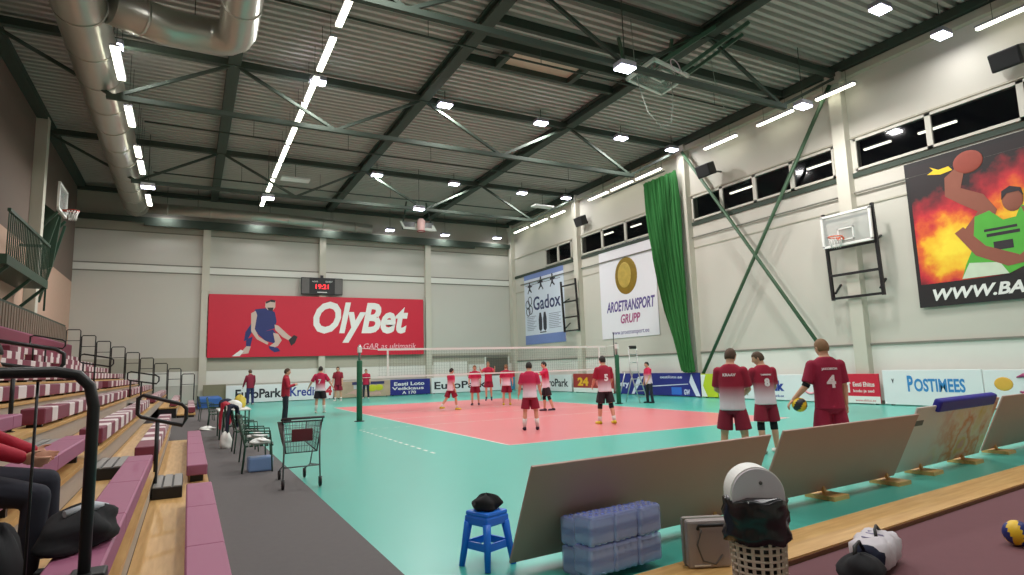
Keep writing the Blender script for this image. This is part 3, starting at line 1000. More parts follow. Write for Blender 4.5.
# ------------------------------------------------------------------ hoop and balcony on the bleacher wall
t = thing('basketball_hoop', 'side hoop on a green steel wall frame behind the pale column above the bleachers', 'basketball hoop', (LX + 0.06, 19.5, 0))
DG = mat('dark_green_steel', (44, 72, 56), 0.5, var=0.08)
for yy in (-0.9, 0.9):
    MB().bar((0.0, yy, 7.6), (0.75, yy, 8.6), 0.1).build('support_arm', DG, t)
    MB().bar((0.0, yy, 5.0), (0.75, yy, 8.4), 0.1).build('support_arm', DG, t)
MB().prism([(0.0, 6.2), (0.55, 6.4), (0.75, 8.6), (0.0, 9.2)], -0.06, 0.06).build('gusset', DG, t)
MB().box(0.72, 0.77, -0.9, 0.9, 8.75, 9.85).build('backboard', BG2 if False else mat('hoop_glass', (196, 200, 196), 0.15, var=0, alpha=0.4), t)
mb = MB()
for a, b, c, d in ((-0.92, 0.92, 8.72, 8.82), (-0.92, 0.92, 9.8, 9.9), (-0.92, -0.84, 8.75, 9.85), (0.84, 0.92, 8.75, 9.85)):
    mb.box(0.7, 0.79, a, b, c, d)
mb.build('board_border', WHITE, t)
c = Vector((1.13, 0, 8.9))
mb = MB(); mb.tube([c + Vector((0.23 * math.cos(a * PI / 12), 0.23 * math.sin(a * PI / 12), 0)) for a in range(24)], 0.02, 6, closed=True)
mb.box(0.77, 0.92, -0.08, 0.08, 8.84, 8.92)
mb.build('rim', mat('rim_dull', (176, 66, 52), 0.5, var=0), t)
mb = MB()
for k in range(12):
    a0 = k * PI / 6
    for s in (1, -1):
        mb.tube([c + Vector((0.23 * math.cos(a0), 0.23 * math.sin(a0), 0)), c + Vector((0.17 * math.cos(a0 + s * 0.3), 0.17 * math.sin(a0 + s * 0.3), -0.2)), c + Vector((0.14 * math.cos(a0 + s * 0.6), 0.14 * math.sin(a0 + s * 0.6), -0.42))], 0.008, 4)
mb.build('net', WHITE, t)

t = thing('balcony', 'small green steel balcony with barred railing high on the bleacher wall', 'balcony', (LX, 14.25, 0))
MB().box(0, 0.95, -3.4, 2.6, 5.15, 5.45).build('deck', DG, t)
mb = MB()
for k in range(26):
    y = -3.35 + k * 5.9 / 25
    mb.box(0.9, 0.93, y - 0.02, y + 0.02, 5.45, 6.75)
mb.build('railing_lattice', DG, t)
mb = MB(); mb.box(0.87, 0.96, -3.4, 2.6, 6.75, 6.85); mb.box(0, 0.95, 2.52, 2.6, 6.75, 6.85)
for k in range(5):
    mb.box(0.1 + k * 0.2, 0.13 + k * 0.2, 2.54, 2.58, 5.45, 6.75)
mb.build('handrail', DG, t)
for y in (-3.0, 0, 2.3):
    MB().bar((0, y, 4.2), (0.9, y, 5.15), 0.1).build('bracket', DG, t)
MB().bar((0.9, 2.5, 5.2), (0.9, 2.5, 4.3), 0.06).build('drop_post', DG, t)

t = thing('slat_fence', 'grey-brown upright slat fence along the top of the bleachers', 'fence', (LX + 0.5, 0, 0))
mb = MB()
SLB = mat('slat_brown', (120, 104, 90), 0.7, var=0.15, scale=1)
for k in range(34):
    y = 12.0 + k * 0.36
    mb.box(0, 0.05, y, y + 0.24, 3.42, 4.2)
mb.build('slat_panel', SLB, t)
MB().box(-0.05, 0, 12.0, 24.2, 3.5, 3.6).build('fence_rail', STEEL, t)
MB().box(-0.05, 0, 12.0, 24.2, 4.2, 4.3).build('fence_rail', STEEL, t)

# ================================================================== sponsor boards standing round the court
def board(name_label, loc, rotz, w, h, col, lines=(), deco=None, z0=0.04):
    t = thing('sponsor_board', name_label, 'advertising board', loc, rotz, 'sponsor boards round the court')
    MB().rbox(0, w, -0.03, 0.03, z0, z0 + h, 0.008, seg=1).build('panel', col, t)
    for x in (0.2, w - 0.2):
        mb = MB()
        mb.box(x - 0.03, x + 0.03, 0.03, 0.16, 0.0, 0.05)
        mb.bar((x, 0.14, 0.03), (x, 0.04, z0 + h * 0.7), 0.03)
        mb.build('stand', STEEL, t)
    for (s, x, z, wd, hh, mt, b) in lines:
        text(s, 0.4, mt, t, x, z, -0.032, 'lettering', bold=b, width=wd, height=hh)
    if deco:
        deco(t)
    return t


BW = mat('board_white', (232, 234, 236), 0.45, var=0.02)
TXK = mat('letter_black', (36, 38, 48), 0.5, var=0)
TXR = mat('letter_red', (206, 40, 60), 0.5, var=0)
FYB = 27.75
def fx(px):
    return at(px, 390, 1, FYB).x
x0, x1 = fx(226), fx(333)
def d1(t):
    MB().box(0.05, 0.35, -0.034, -0.03, 0.25, 0.8).build('blue_mark', TXBLUE, t)
board('long white car-park board with dark and blue lettering below the red banner', (x0, FYB, 0), 0, x1 - x0, 1.02, BW,
      [('EuroPark', 0.5, 0.3, 2.55, 0.55, TXK, 0.012), ('Kredit', 3.55, 0.3, 1.65, 0.55, TXBLUE, 0.008), ('24', 5.3, 0.28, 0.75, 0.6, TXR, 0.02)])
x0, x1 = fx(336), fx(390)
BEI = mat('board_beige', (186, 164, 140), 0.6, var=0.25, scale=2)
def d2(t):
    MB().box(1.0, 3.1, -0.034, -0.03, 0.82, 1.0).build('navy_stripe', mat('stripe_navy', (50, 52, 100), 0.5, var=0), t)
    MB().box(1.1, 2.2, -0.034, -0.03, 0.55, 0.8).build('pale_patch', mat('pale_grey', (196, 200, 204), 0.5, var=0), t)
    mb = MB()
    mb.ell((2.3, -0.03, 0.58), 0.32, 0.02, 0.22, 16, 8); mb.ell((2.75, -0.03, 0.6), 0.28, 0.02, 0.2, 16, 8)
    mb.build('yellow_mark', mat('mark_yellow', (196, 200, 44), 0.5, var=0.1), t)
    MB().prism([(0.5, 0.2), (1.2, 0.52), (2.0, 0.3), (2.8, 0.35), (2.9, 0.15), (1.6, 0.12), (0.9, 0.28)], -0.034, -0.03).build('pink_mark', mat('mark_pink', (206, 168, 156), 0.5, var=0.1), t)
board('beige and grey picture board with yellow blobs behind the net post', (x0, FYB, 0), 0, x1 - x0, 1.0, BEI, [], d2)
x0, x1 = fx(390.3), fx(430)
board('deep blue board with three lines of white lettering', (x0, FYB, 0), 0, x1 - x0, 1.02, BLUEW,
      [('Eesti Loto', 0.25, 0.66, 2.1, 0.24, WHITE, 0.01), ('Veikkaus', 0.1, 0.38, 2.2, 0.2, WHITE, 0.008), ('A 170', 0.8, 0.1, 0.95, 0.2, WHITE, 0.008)])
x0, x1 = fx(431.5), fx(505)
board('white car-park board with black lettering partly behind the players', (x0, FYB, 0), 0, x1 - x0, 1.05, BW,
      [('EuroPark', 0.2, 0.32, 3.9, 0.5, TXK, 0.008)])
tag_b = board('small blue and red board in the corner beside the dark doorway', (fx(506.5), FYB + 0.1, 0), 0, 0.75, 1.35, mat('board_sky', (60, 140, 176), 0.5, var=0.1),
      [], lambda t: MB().box(0, 0.75, -0.034, -0.03, 0.95, 1.39).build('red_band', RED, t))
BX = WX - 0.52
def fy(px, py=388):
    return at(px, py, 0, BX).y
def sboard(label, p0, p1, h, col, lines=(), deco=None, py=388):
    y0, y1 = fy(p0, py), fy(p1, py)
    w = y0 - y1
    return board(label, (BX, y0, 0), R(-90), w, h, col, [(s, x * w, z, wd * w, hh, mt, b) for s, x, z, wd, hh, mt, b in lines], (lambda t: deco(t, w)) if deco else None)
sboard('white car-park board along the windowed wall nearest the corner', 524, 572, 1.05, BW, [('EuroPark', 0.42, 0.35, 0.52, 0.5, TXK, 0.008)])
def d5(t, w):
    MB().box(0, w, -0.034, -0.03, 0.04, 0.3).build('white_strip', WHITE, t)
sboard('dark red board with yellow digits and a white bottom strip', 574, 614, 1.1, mat('board_rust', (160, 50, 46), 0.5, var=0.12, scale=2), [('24', 0.12, 0.45, 0.28, 0.5, mat('letter_yellow', (236, 180, 40), 0.5, var=0), 0.02), ('tv', 0.58, 0.45, 0.2, 0.4, mat('letter_pink', (226, 120, 120), 0.5, var=0), 0.02)], d5)
WS = mat('streak_white', (222, 224, 240), 0.5, var=0)
def d6(t, w):
    MB().prism([(w * 0.55, 0.06), (w * 0.64, 0.06), (w * 1.0, 1.0), (w * 0.8, 0.95)], -0.034, -0.03).build('white_streak', WS, t)
sboard('blue board with a white streak behind the second net post', 617, 645, 1.1, BLUEW, [('tery', 0.05, 0.45, 0.42, 0.35, WS, 0.015)], d6)
def d7(t, w):
    MB().prism([(0.1 * w, 0.45), (0.8 * w, 0.6), (0.8 * w, 0.63), (0.1 * w, 0.5)], -0.034, -0.03).build('white_streak', WS, t)
    MB().prism([(w * 0.92, 0.06), (w * 0.99, 0.06), (w * 0.86, 1.1), (w * 0.82, 0.7)], -0.034, -0.03).build('white_streak', WS, t)
    MB().box(w * 0.5, w * 0.68, -0.034, -0.03, 0.1, 0.45).build('cyan_mark', mat('mark_cyan', (50, 110, 210), 0.5, var=0), t)
sboard('long blue board with thin white lettering at the foot of the curtain', 646, 701, 1.1, BLUEW, [('eestiloto.ee', 0.3, 0.88, 0.4, 0.14, WS, 0.003), ('GW', 0.72, 0.12, 0.1, 0.25, WS, 0.01)], d7)
def d8(t, w):
    MB().prism([(0.0, 0.06), (0.35, 0.06), (0.1, 0.55), (0.3, 1.05), (0.0, 1.05)], -0.034, -0.03).build('white_curve', WHITE, t)
sboard('lime green board beside the crossed brace', 702, 718, 1.05, mat('board_lime', (190, 206, 36), 0.5, var=0.05), [], d8)
def d9(t, w):
    mb = MB(); mb.tube([(w * 0.83 + 0.3 * math.cos(a * PI / 10), -0.034, 0.62 + 0.3 * math.sin(a * PI / 10)) for a in range(20)], 0.04, 5, closed=True)
    mb.build('ring_logo', mat('mark_rose', (226, 150, 160), 0.5, var=0), t)
sboard('white bank board with blue lettering behind the players with backs turned', 719, 834, 1.0, BW, [('bank', 0.42, 0.42, 0.2, 0.42, TXBLUE, 0.02), ('www.bank.ee', 0.45, 0.16, 0.16, 0.1, TXBLUE, 0.004)], d9)
def d10(t, w):
    MB().box(0, w, -0.034, -0.03, 0.04, 0.28).build('white_strip', WHITE, t)
    MB().prism([(w * 0.12, 0.4), (w * 0.34, 0.4), (w * 0.34, 0.72), (w * 0.38, 0.72), (w * 0.23, 0.92), (w * 0.08, 0.72), (w * 0.12, 0.72)], -0.034, -0.03).build('house_logo', WHITE, t)
    MB().box(w * 0.16, w * 0.3, -0.037, -0.03, 0.46, 0.66).build('logo_window', RED, t)
sboard('red builder board with a white house logo at the foot of the brace', 836, 880, 1.02, RED, [('Eesti Ehitus', 0.42, 0.62, 0.48, 0.16, WHITE, 0.006), ('kodu ja aed', 0.42, 0.42, 0.46, 0.13, WHITE, 0.004), ('www.ehitus.ee', 0.45, 0.1, 0.45, 0.09, TXR, 0.002)], d10)
PBL = mat('letter_sky', (56, 136, 200), 0.5, var=0)
sboard('wide white newspaper board with sky-blue capital letters', 884, 984, 1.14, BW, [('P', 0.27, 0.5, 0.06, 0.52, PBL, 0.014), ('OSTIMEES', 0.34, 0.5, 0.5, 0.42, PBL, 0.012), ('v', 0.1, 0.75, 0.025, 0.15, TXK, 0.01)])
def d12(t, w):
    mb = MB(); mb.ell((0.5, -0.03, 0.75), 0.24, 0.012, 0.2, 14, 8); mb.build('gold_mark', mat('mark_gold', (228, 176, 70), 0.5, var=0.05), t)
    mb = MB(); mb.tube([(1.0 + 0.25 * math.cos(a), -0.034, 0.75 + 0.25 * math.sin(a)) for a in (R(130), R(90), R(45), R(0), R(-45), R(-90), R(-120))], [0.02, 0.06, 0.09, 0.1, 0.08, 0.05, 0.02], 8)
    mb.build('plum_swirl', mat('mark_plum', (150, 50, 100), 0.5, var=0), t)
sboard('white board with a gold blob and a plum swirl next to the newspaper board', 985, 1040, 1.12, BW, [], d12)

# ================================================================== net, posts, umpire stand
PG = mat('post_green', (26, 96, 66), 0.6, var=0.06)
def post(x, label):
    t = thing('net_post', label, 'net post', (x, 9, 0), 0, 'volleyball net posts')
    MB().lathe([(0.08, 0.0), (0.095, 0.02), (0.095, 2.0), (0.08, 2.04)], 16).build('padding', PG, t)
    MB().tube([(0, 0, 2.0), (0, 0, 2.56)], 0.045, 10).build('pole', CHROME, t)
    MB().lathe([(0.17, 0.0), (0.17, 0.02), (0.1, 0.03)], 16).build('base_plate', BLACKM, t)
    mb = MB(); mb.rbox(-0.06, 0.06, -0.1, 0.06, 2.3, 2.5, 0.01); mb.build('winch', WHITE, t)
    return t
post(-0.98, 'green padded net post nearer the bleachers')
t2 = post(9.9, 'green padded net post beside the umpire stand')
MB().tube([(-0.12, 0, 2.0), (-0.12, 0, 3.0)], 0.02, 6).build('antenna', BLACKM, t2)
t = thing('volleyball_net', 'white-taped volleyball net strung across the pink court', 'net', (0, 9, 0))
MB().box(-0.35, 9.35, -0.012, 0.012, 2.36, 2.43).build('top_tape', WHITE, t)
MB().box(-0.35, 9.35, -0.01, 0.01, 1.43, 1.48).build('bottom_tape', WHITE, t)
for x in (0.0, 9.0):
    MB().box(x - 0.03, x + 0.03, -0.014, 0.014, 1.43, 2.43).build('side_band', WHITE, t)
mb = MB()
NT = mat('net_cord', (60, 60, 60), 0.8, var=0)
for k in range(98):
    x = -0.3 + k * 0.1
    mb.box(x - 0.0015, x + 0.0015, -0.0015, 0.0015, 1.48, 2.36)
for k in range(9):
    z = 1.5 + k * 0.1
    mb.box(-0.35, 9.35, -0.0015, 0.0015, z - 0.0015, z + 0.0015)
mb.build('net_mesh', NT, t)
mb = MB()
for a, b in (((-0.35, 0, 2.4), (-0.95, 0, 2.45)), ((-0.35, 0, 1.45), (-0.95, 0, 1.45)), ((9.35, 0, 2.4), (9.9, 0, 2.45)), ((9.35, 0, 1.45), (9.9, 0, 1.45))):
    MB().tube([a, b], 0.008, 5).build('tension_rope', WHITE, t)

t = thing('umpire_stand', 'silver umpire ladder chair standing behind the padded net post', 'umpire stand', (10.75, 9.1, 0), R(15))
AL = mat('aluminium', (190, 192, 190), 0.35, metal=0.6, var=0.03)
for sx in (-0.28, 0.28):
    MB().tube([(sx, -0.55, 0.0), (sx, -0.12, 1.3), (sx, -0.1, 2.35)], 0.025, 8).build('front_upright', AL, t)
    MB().tube([(sx, 0.6, 0.0), (sx, 0.15, 1.3)], 0.025, 8).build('rear_leg', AL, t)
mb = MB()
for k in range(5):
    z = 0.25 + k * 0.25
    y = -0.55 + 0.43 * z / 1.3
    mb.box(-0.28, 0.28, y - 0.03, y + 0.03, z - 0.015, z + 0.015)
mb.build('ladder_tread_pattern', AL, t)
MB().box(-0.3, 0.3, -0.15, 0.3, 1.28, 1.33).build('platform', AL, t)
for z in (1.7, 2.05):
    MB().tube([(-0.28, -0.1, z), (0.28, -0.1, z)], 0.02, 8).build('guard_rail', AL, t)
MB().rbox(-0.2, 0.2, -0.18, -0.02, 2.28, 2.42, 0.04).build('top_pad', BLACK, t)

# ================================================================== bleachers
NB = 9
def BF(i):
    return -5.82 - 0.655 * i
def BS(i):
    return 0.4 + 0.3 * i
def secs(i):
    if i == 0:
        return [(-8.04, -3.4, 'near block', 0), (-1.7, 4.6, 'middle block', 0), (17.0, 25.8, 'end block', 1)]
    if i == 1:
        return [(-8.04, -2.7, 'near block', 0), (-1.6, 7.0, 'middle block', 1), (17.0, 25.8, 'end block', 1)]
    if i == 2:
        return [(-8.04, -2.7, 'near block', 0), (-1.6, 10.0, 'middle block', 1), (13.5, 25.8, 'end block', 1)]
    return [(-8.04, -2.9, 'near block', 1 if i > 3 else 0), (-1.6, 10.8, 'middle block', 1), (12.3, 25.8, 'end block', 1)]
for i in range(NB):
    nm = ordinal(i)
    ends = [(-8.06, 5.2 if i == 0 else 7.4 if i == 1 else 26.0)] + ([(16.8, 26.0)] if i < 2 else [])
    t = thing('bleacher_tier', 'wooden bleacher tread and grey riser of the %s row from the court' % nm, 'bleacher tier', (BF(i), 0, 0), 0, 'bleacher tiers')
    D = BS(i) - 0.25
    for a, b in ends:
        MB().box(-0.66 if i < NB - 1 else -0.43, 0.02, a, b, D - 0.05, D).build('tread', WOOD, t)
        MB().box(-0.03, -0.01, a, b, D - 0.3 if i else 0.0, D - 0.05).build('riser', RISER, t)
    for a, b in ends:
        for yy in (a + 0.02, b - 0.06):
            MB().box(-0.66 if i < NB - 1 else -0.43, -0.03, yy, yy + 0.04, 0.0, D - 0.05).build('end_panel', BLACK, t)
    for (a, b, wh, st) in secs(i):
        t = thing('bleacher_bench', ('white and maroon striped' if st else 'plain plum') + ' bench, %s row from the court, %s' % (nm, wh), 'bench', (BF(i), 0, 0), 0, 'bleacher benches')
        s1 = BS(i) - D
        mb = MB()
        rr = random.Random(i * 31 + int(a * 7) + 100)
        y = a
        k = 0
        while y < b - 0.02:
            ln = rr.choice((0.42, 0.5, 0.55)) if st else 1.58
            if st and k % 2 == 0 and rr.random() < 0.35:
                ln += 0.5
            e = min(b, y + ln)
            mb.mi = (1 if k % 2 == 0 else 2) if st else 0
            mb.rbox(-0.27, 0.0, y, e - (0.0 if st else 0.002), D + (0.04 if st else 0.1), BS(i), 0.012, seg=1)
            y = e
            k += 1
        mb.build('seat', [BENCH, BENCHD, BENCHW], t)
        y = a + 0.15
        while y < b:
            MB().box(-0.22, -0.05, y - 0.03, y + 0.03, D, D + 0.1).build('support', BLACKM, t)
            y += 1.5
        if st:
            mb = MB(); mb.box(-0.29, -0.272, a, b, D + 0.02, D + 0.1); mb.build('dark_gap', BLACK, t)

t = thing('back_panel', 'long plum panel behind the top bleacher row', 'panel', (LX + 0.55, 0, 0))
MB().box(-0.06, 0, 11.5, 26, 2.65, 3.38).build('panel_face', BENCHD, t)
MB().box(-0.09, 0, 11.5, 26, 3.38, 3.42).build('cap', BENCH, t)

# aisle steps
def step(x, y, z, label, w=1.1):
    t = thing('aisle_step', label, 'step', (x, y, z), 0, 'ribbed aisle steps')
    MB().rbox(-0.17, 0.17, -w / 2, w / 2, 0.0, 0.14, 0.01).build('box', BLACK, t)
    mb = MB()
    for k in range(3):
        xx = -0.115 + k * 0.115
        mb.box(xx - 0.045, xx + 0.045, -w / 2 + 0.01, w / 2 - 0.01, 0.14, 0.152)
    mb.build('tread_rib_pattern', GREYMET, t)
for i in range(6):
    step(BF(i) - 0.48, -2.25 + 0.0 * i, BS(i) - 0.25, 'ribbed grey step in the near aisle on the %s row' % ordinal(i))
for i in range(2, 8):
    step(BF(i) - 0.45, 11.5, BS(i) - 0.25, 'ribbed grey step in the distant aisle on the %s row' % ordinal(i))

# aisle handrail loops
def loop_rail(x, y, z, label, slope=0.3, h=0.8, L_=0.9, legs=1):
    t = thing('aisle_handrail', label, 'handrail', (x, y, z), 0, 'black aisle handrails')
    q_ = L_ / 2
    pts = [(q_ * 0.85, 0, h - 0.24), (q_, 0, h - 0.15), (q_, 0, h - 0.02), (q_ * 0.8, 0, h + 0.04), (-q_ * 0.8, 0, h + 0.18), (-q_, 0, h + 0.14), (-q_, 0, h - 0.06), (-q_ * 0.85, 0, h - 0.1)]
    MB().tube(pts, 0.025, 8, closed=True).build('grip_loop', BLACKM, t)
    MB().tube([(-0.05, 0, 0), (-0.05, 0, h - 0.17)], 0.025, 8).build('post', BLACKM, t)
    if legs > 1:
        MB().tube([(-q_ * 0.8, 0, 0.3), (-q_ * 0.8, 0, h - 0.08)], 0.025, 8).build('post', BLACKM, t)
    MB().box(-0.1, 0.0, -0.05, 0.05, 0, 0.012).build('foot_plate', BLACKM, t)
    return t
loop_rail(BF(0) - 0.58, -2.45, 0.16, 'black looped handrail at the foot of the near aisle', h=1.1, L_=0.56)
loop_rail(BF(3) - 0.2, -2.2, BS(3) - 0.25, 'black looped handrail halfway up the near aisle', h=0.97, legs=2)
loop_rail(BF(4) - 0.3, 11.9, BS(4) - 0.25, 'black looped handrail in the middle of the distant aisle', h=0.95, legs=2)
loop_rail(BF(6) - 0.3, 11.9, BS(6) - 0.25, 'black looped handrail near the top of the distant aisle', h=0.95, legs=2)
loop_rail(BF(2) - 0.3, 11.9, BS(2) - 0.25, 'black looped handrail at the foot of the distant aisle', h=0.95, legs=2)

# guard rails at the far end of the rows
for i in range(NB):
    x = BF(i)
    z = BS(i) - 0.25
    t = thing('end_guard', 'dark tubular end guard of the %s bleacher row by the far wall' % ordinal(i), 'guard rail', (x, 26.0, z), 0, 'bleacher end guards')
    MB().tube([(0, 0, -z if i == 0 else -0.3), (0, 0, 1.6), (-0.05, 0, 1.66), (-0.55, 0, 1.66), (-0.6, 0, 1.6), (-0.6, 0, 0)], 0.028, 6).build('hoop_rail', BLACKM, t)
    MB().tube([(0, 0, 1.1), (-0.6, 0, 1.1)], 0.018, 6).build('mid_rail', BLACKM, t)

# near end guard rail
t = thing('end_guard', 'thick black tubular guard rail closing the near end of the bleachers', 'guard rail', (0, 0, 0))
PX, PY = -6.525, -8.13
MB().tube([(PX, PY, 0.16), (PX, PY, 1.53), (PX - 0.02, PY, 1.63), (PX - 0.07, PY, 1.685), (PX - 0.16, PY, 1.705), (-8.6, PY, 1.705)], 0.027, 12).build('hoop_rail', BLACKM, t)
MB().tube([(PX, PY, 0.72), (-8.6, PY, 0.72)], 0.022, 8).build('lower_rail', BLACKM, t)
mb = MB()
for k in range(1, 7):
    mb.tube([(PX - 0.2 * k * 1.15, PY, 0.72), (PX - 0.2 * k * 1.15, PY, 1.66)], 0.007, 6)
mb.build('baluster_lattice', BLACKM, t)
MB().rbox(PX - 0.06, PX + 0.09, PY - 0.05, PY + 0.1, 0.62, 0.74, 0.01).build('clamp', BLACK, t)

# ================================================================== people
def frustum(mb, a, b, ra, rb, n=12):
    mb.tube([a, b], [ra, rb], n)
    for p, r in ((a, ra), (b, rb)):
        mb.ell(p, r, r, r, n, 6)


def rings_z(mb, secs_, n=18, M=None):
    """stacked ellipses: (z, half width, half depth, y shift)"""
    rings = []
    for z, w, d, y in secs_:
        row = []
        for i in range(n):
            a = 2 * PI * i / n
            q = Vector((w * math.cos(a), y + d * math.sin(a), z))
            row.append(mb.bm.verts.new(M @ q if M is not None else q))
        rings.append(row)
    mb.loft(rings)


def fuse(mb, name, mt, parent, voxel, smooth=4):
    """weld overlapping volumes into one continuous skin"""
    bmesh.ops.recalc_face_normals(mb.bm, faces=mb.bm.faces)
    me = bpy.data.meshes.new(name)
    mb.bm.to_mesh(me)
    mb.bm.free()
    tmp = bpy.data.objects.new(name + '_tmp', me)
    COL.objects.link(tmp)
    md = tmp.modifiers.new('r', 'REMESH')
    md.mode = 'VOXEL'
    md.voxel_size = voxel
    if smooth:
        sm = tmp.modifiers.new('s', 'SMOOTH')
        sm.factor = 0.5
        sm.iterations = smooth
    dg = bpy.context.evaluated_depsgraph_get()
    out = bpy.data.meshes.new_from_object(tmp.evaluated_get(dg))
    bpy.data.objects.remove(tmp)
    bpy.data.meshes.remove(me)
    for p in out.polygons:
        p.use_smooth = True
    out.materials.clear()
    out.materials.append(mt)
    o = bpy.data.objects.new(name, out)
    COL.objects.link(o)
    o.parent = parent
    return o


def ddir(fwd, out, side):
    """unit vector: hanging down, swung forward by fwd and outward by out degrees"""
    f, o_ = R(fwd), R(out)
    v = Vector((0, math.sin(f), -math.cos(f)))
    return Vector((side * math.sin(o_), v.y * math.cos(o_), v.z * math.cos(o_))).normalized()


DEF = dict(ra=(8, 10, 20, 6), la=(8, 10, 20, 6), rl=(4, 5, -2, 2), ll=(-2, 5, -6, 2), lean=3, head=(0, -4), curl=35)
HAIR = mat('hair_dark', (40, 32, 28), 0.7, var=0.15, scale=20)
HAIRL = mat('hair_fair', (134, 100, 68), 0.7, var=0.15, scale=20)
HAIRB = mat('hair_brown', (84, 62, 46), 0.7, var=0.15, scale=20)
EYE = mat('eye_dark', (40, 30, 28), 0.2, var=0)
LIP = mat('lip', (176, 104, 92), 0.5, var=0)
JFADE = grad_mat('jersey_fade', (238, 214, 226), (198, 32, 78), 0.98, 1.24)
JFADE2 = grad_mat('jersey_fade_dark', (226, 206, 216), (160, 20, 52), 0.98, 1.26)
JRED = mat('jersey_red', (184, 28, 66), 0.8, var=0.05)
JCRIM = mat('jersey_crimson', (150, 18, 56), 0.8, var=0.05)
JMAR = mat('jersey_maroon', (136, 20, 44), 0.8, var=0.05)
SHRED = mat('shorts_red', (140, 18, 48), 0.8, var=0.05)
SHBLK = mat('shorts_black', (38, 24, 32), 0.8, var=0.05)
TRBLK = mat('trousers_dark', (38, 40, 52), 0.85, var=0.08, scale=10)
TRNAVY = mat('trousers_navy', (44, 52, 96), 0.85, var=0.08, scale=10)
SOCKW = mat('sock_white', (222, 218, 214), 0.9, var=0.03)
PADB = mat('knee_pad', (26, 24, 30), 0.9, var=0.05)
SHYEL = mat('shoe_yellow', (226, 204, 40), 0.5, var=0.05)
SHDK = mat('shoe_dark', (58, 34, 58), 0.5, var=0.05)
SHWH = mat('shoe_white', (220, 214, 206), 0.5, var=0.03)
JIN = mat('jacket_red', (176, 22, 50), 0.7, var=0.06)
JACM = mat('jacket_maroon', (134, 22, 52), 0.7, var=0.06)
NUMW = mat('number_white', (240, 224, 228), 0.6, var=0)


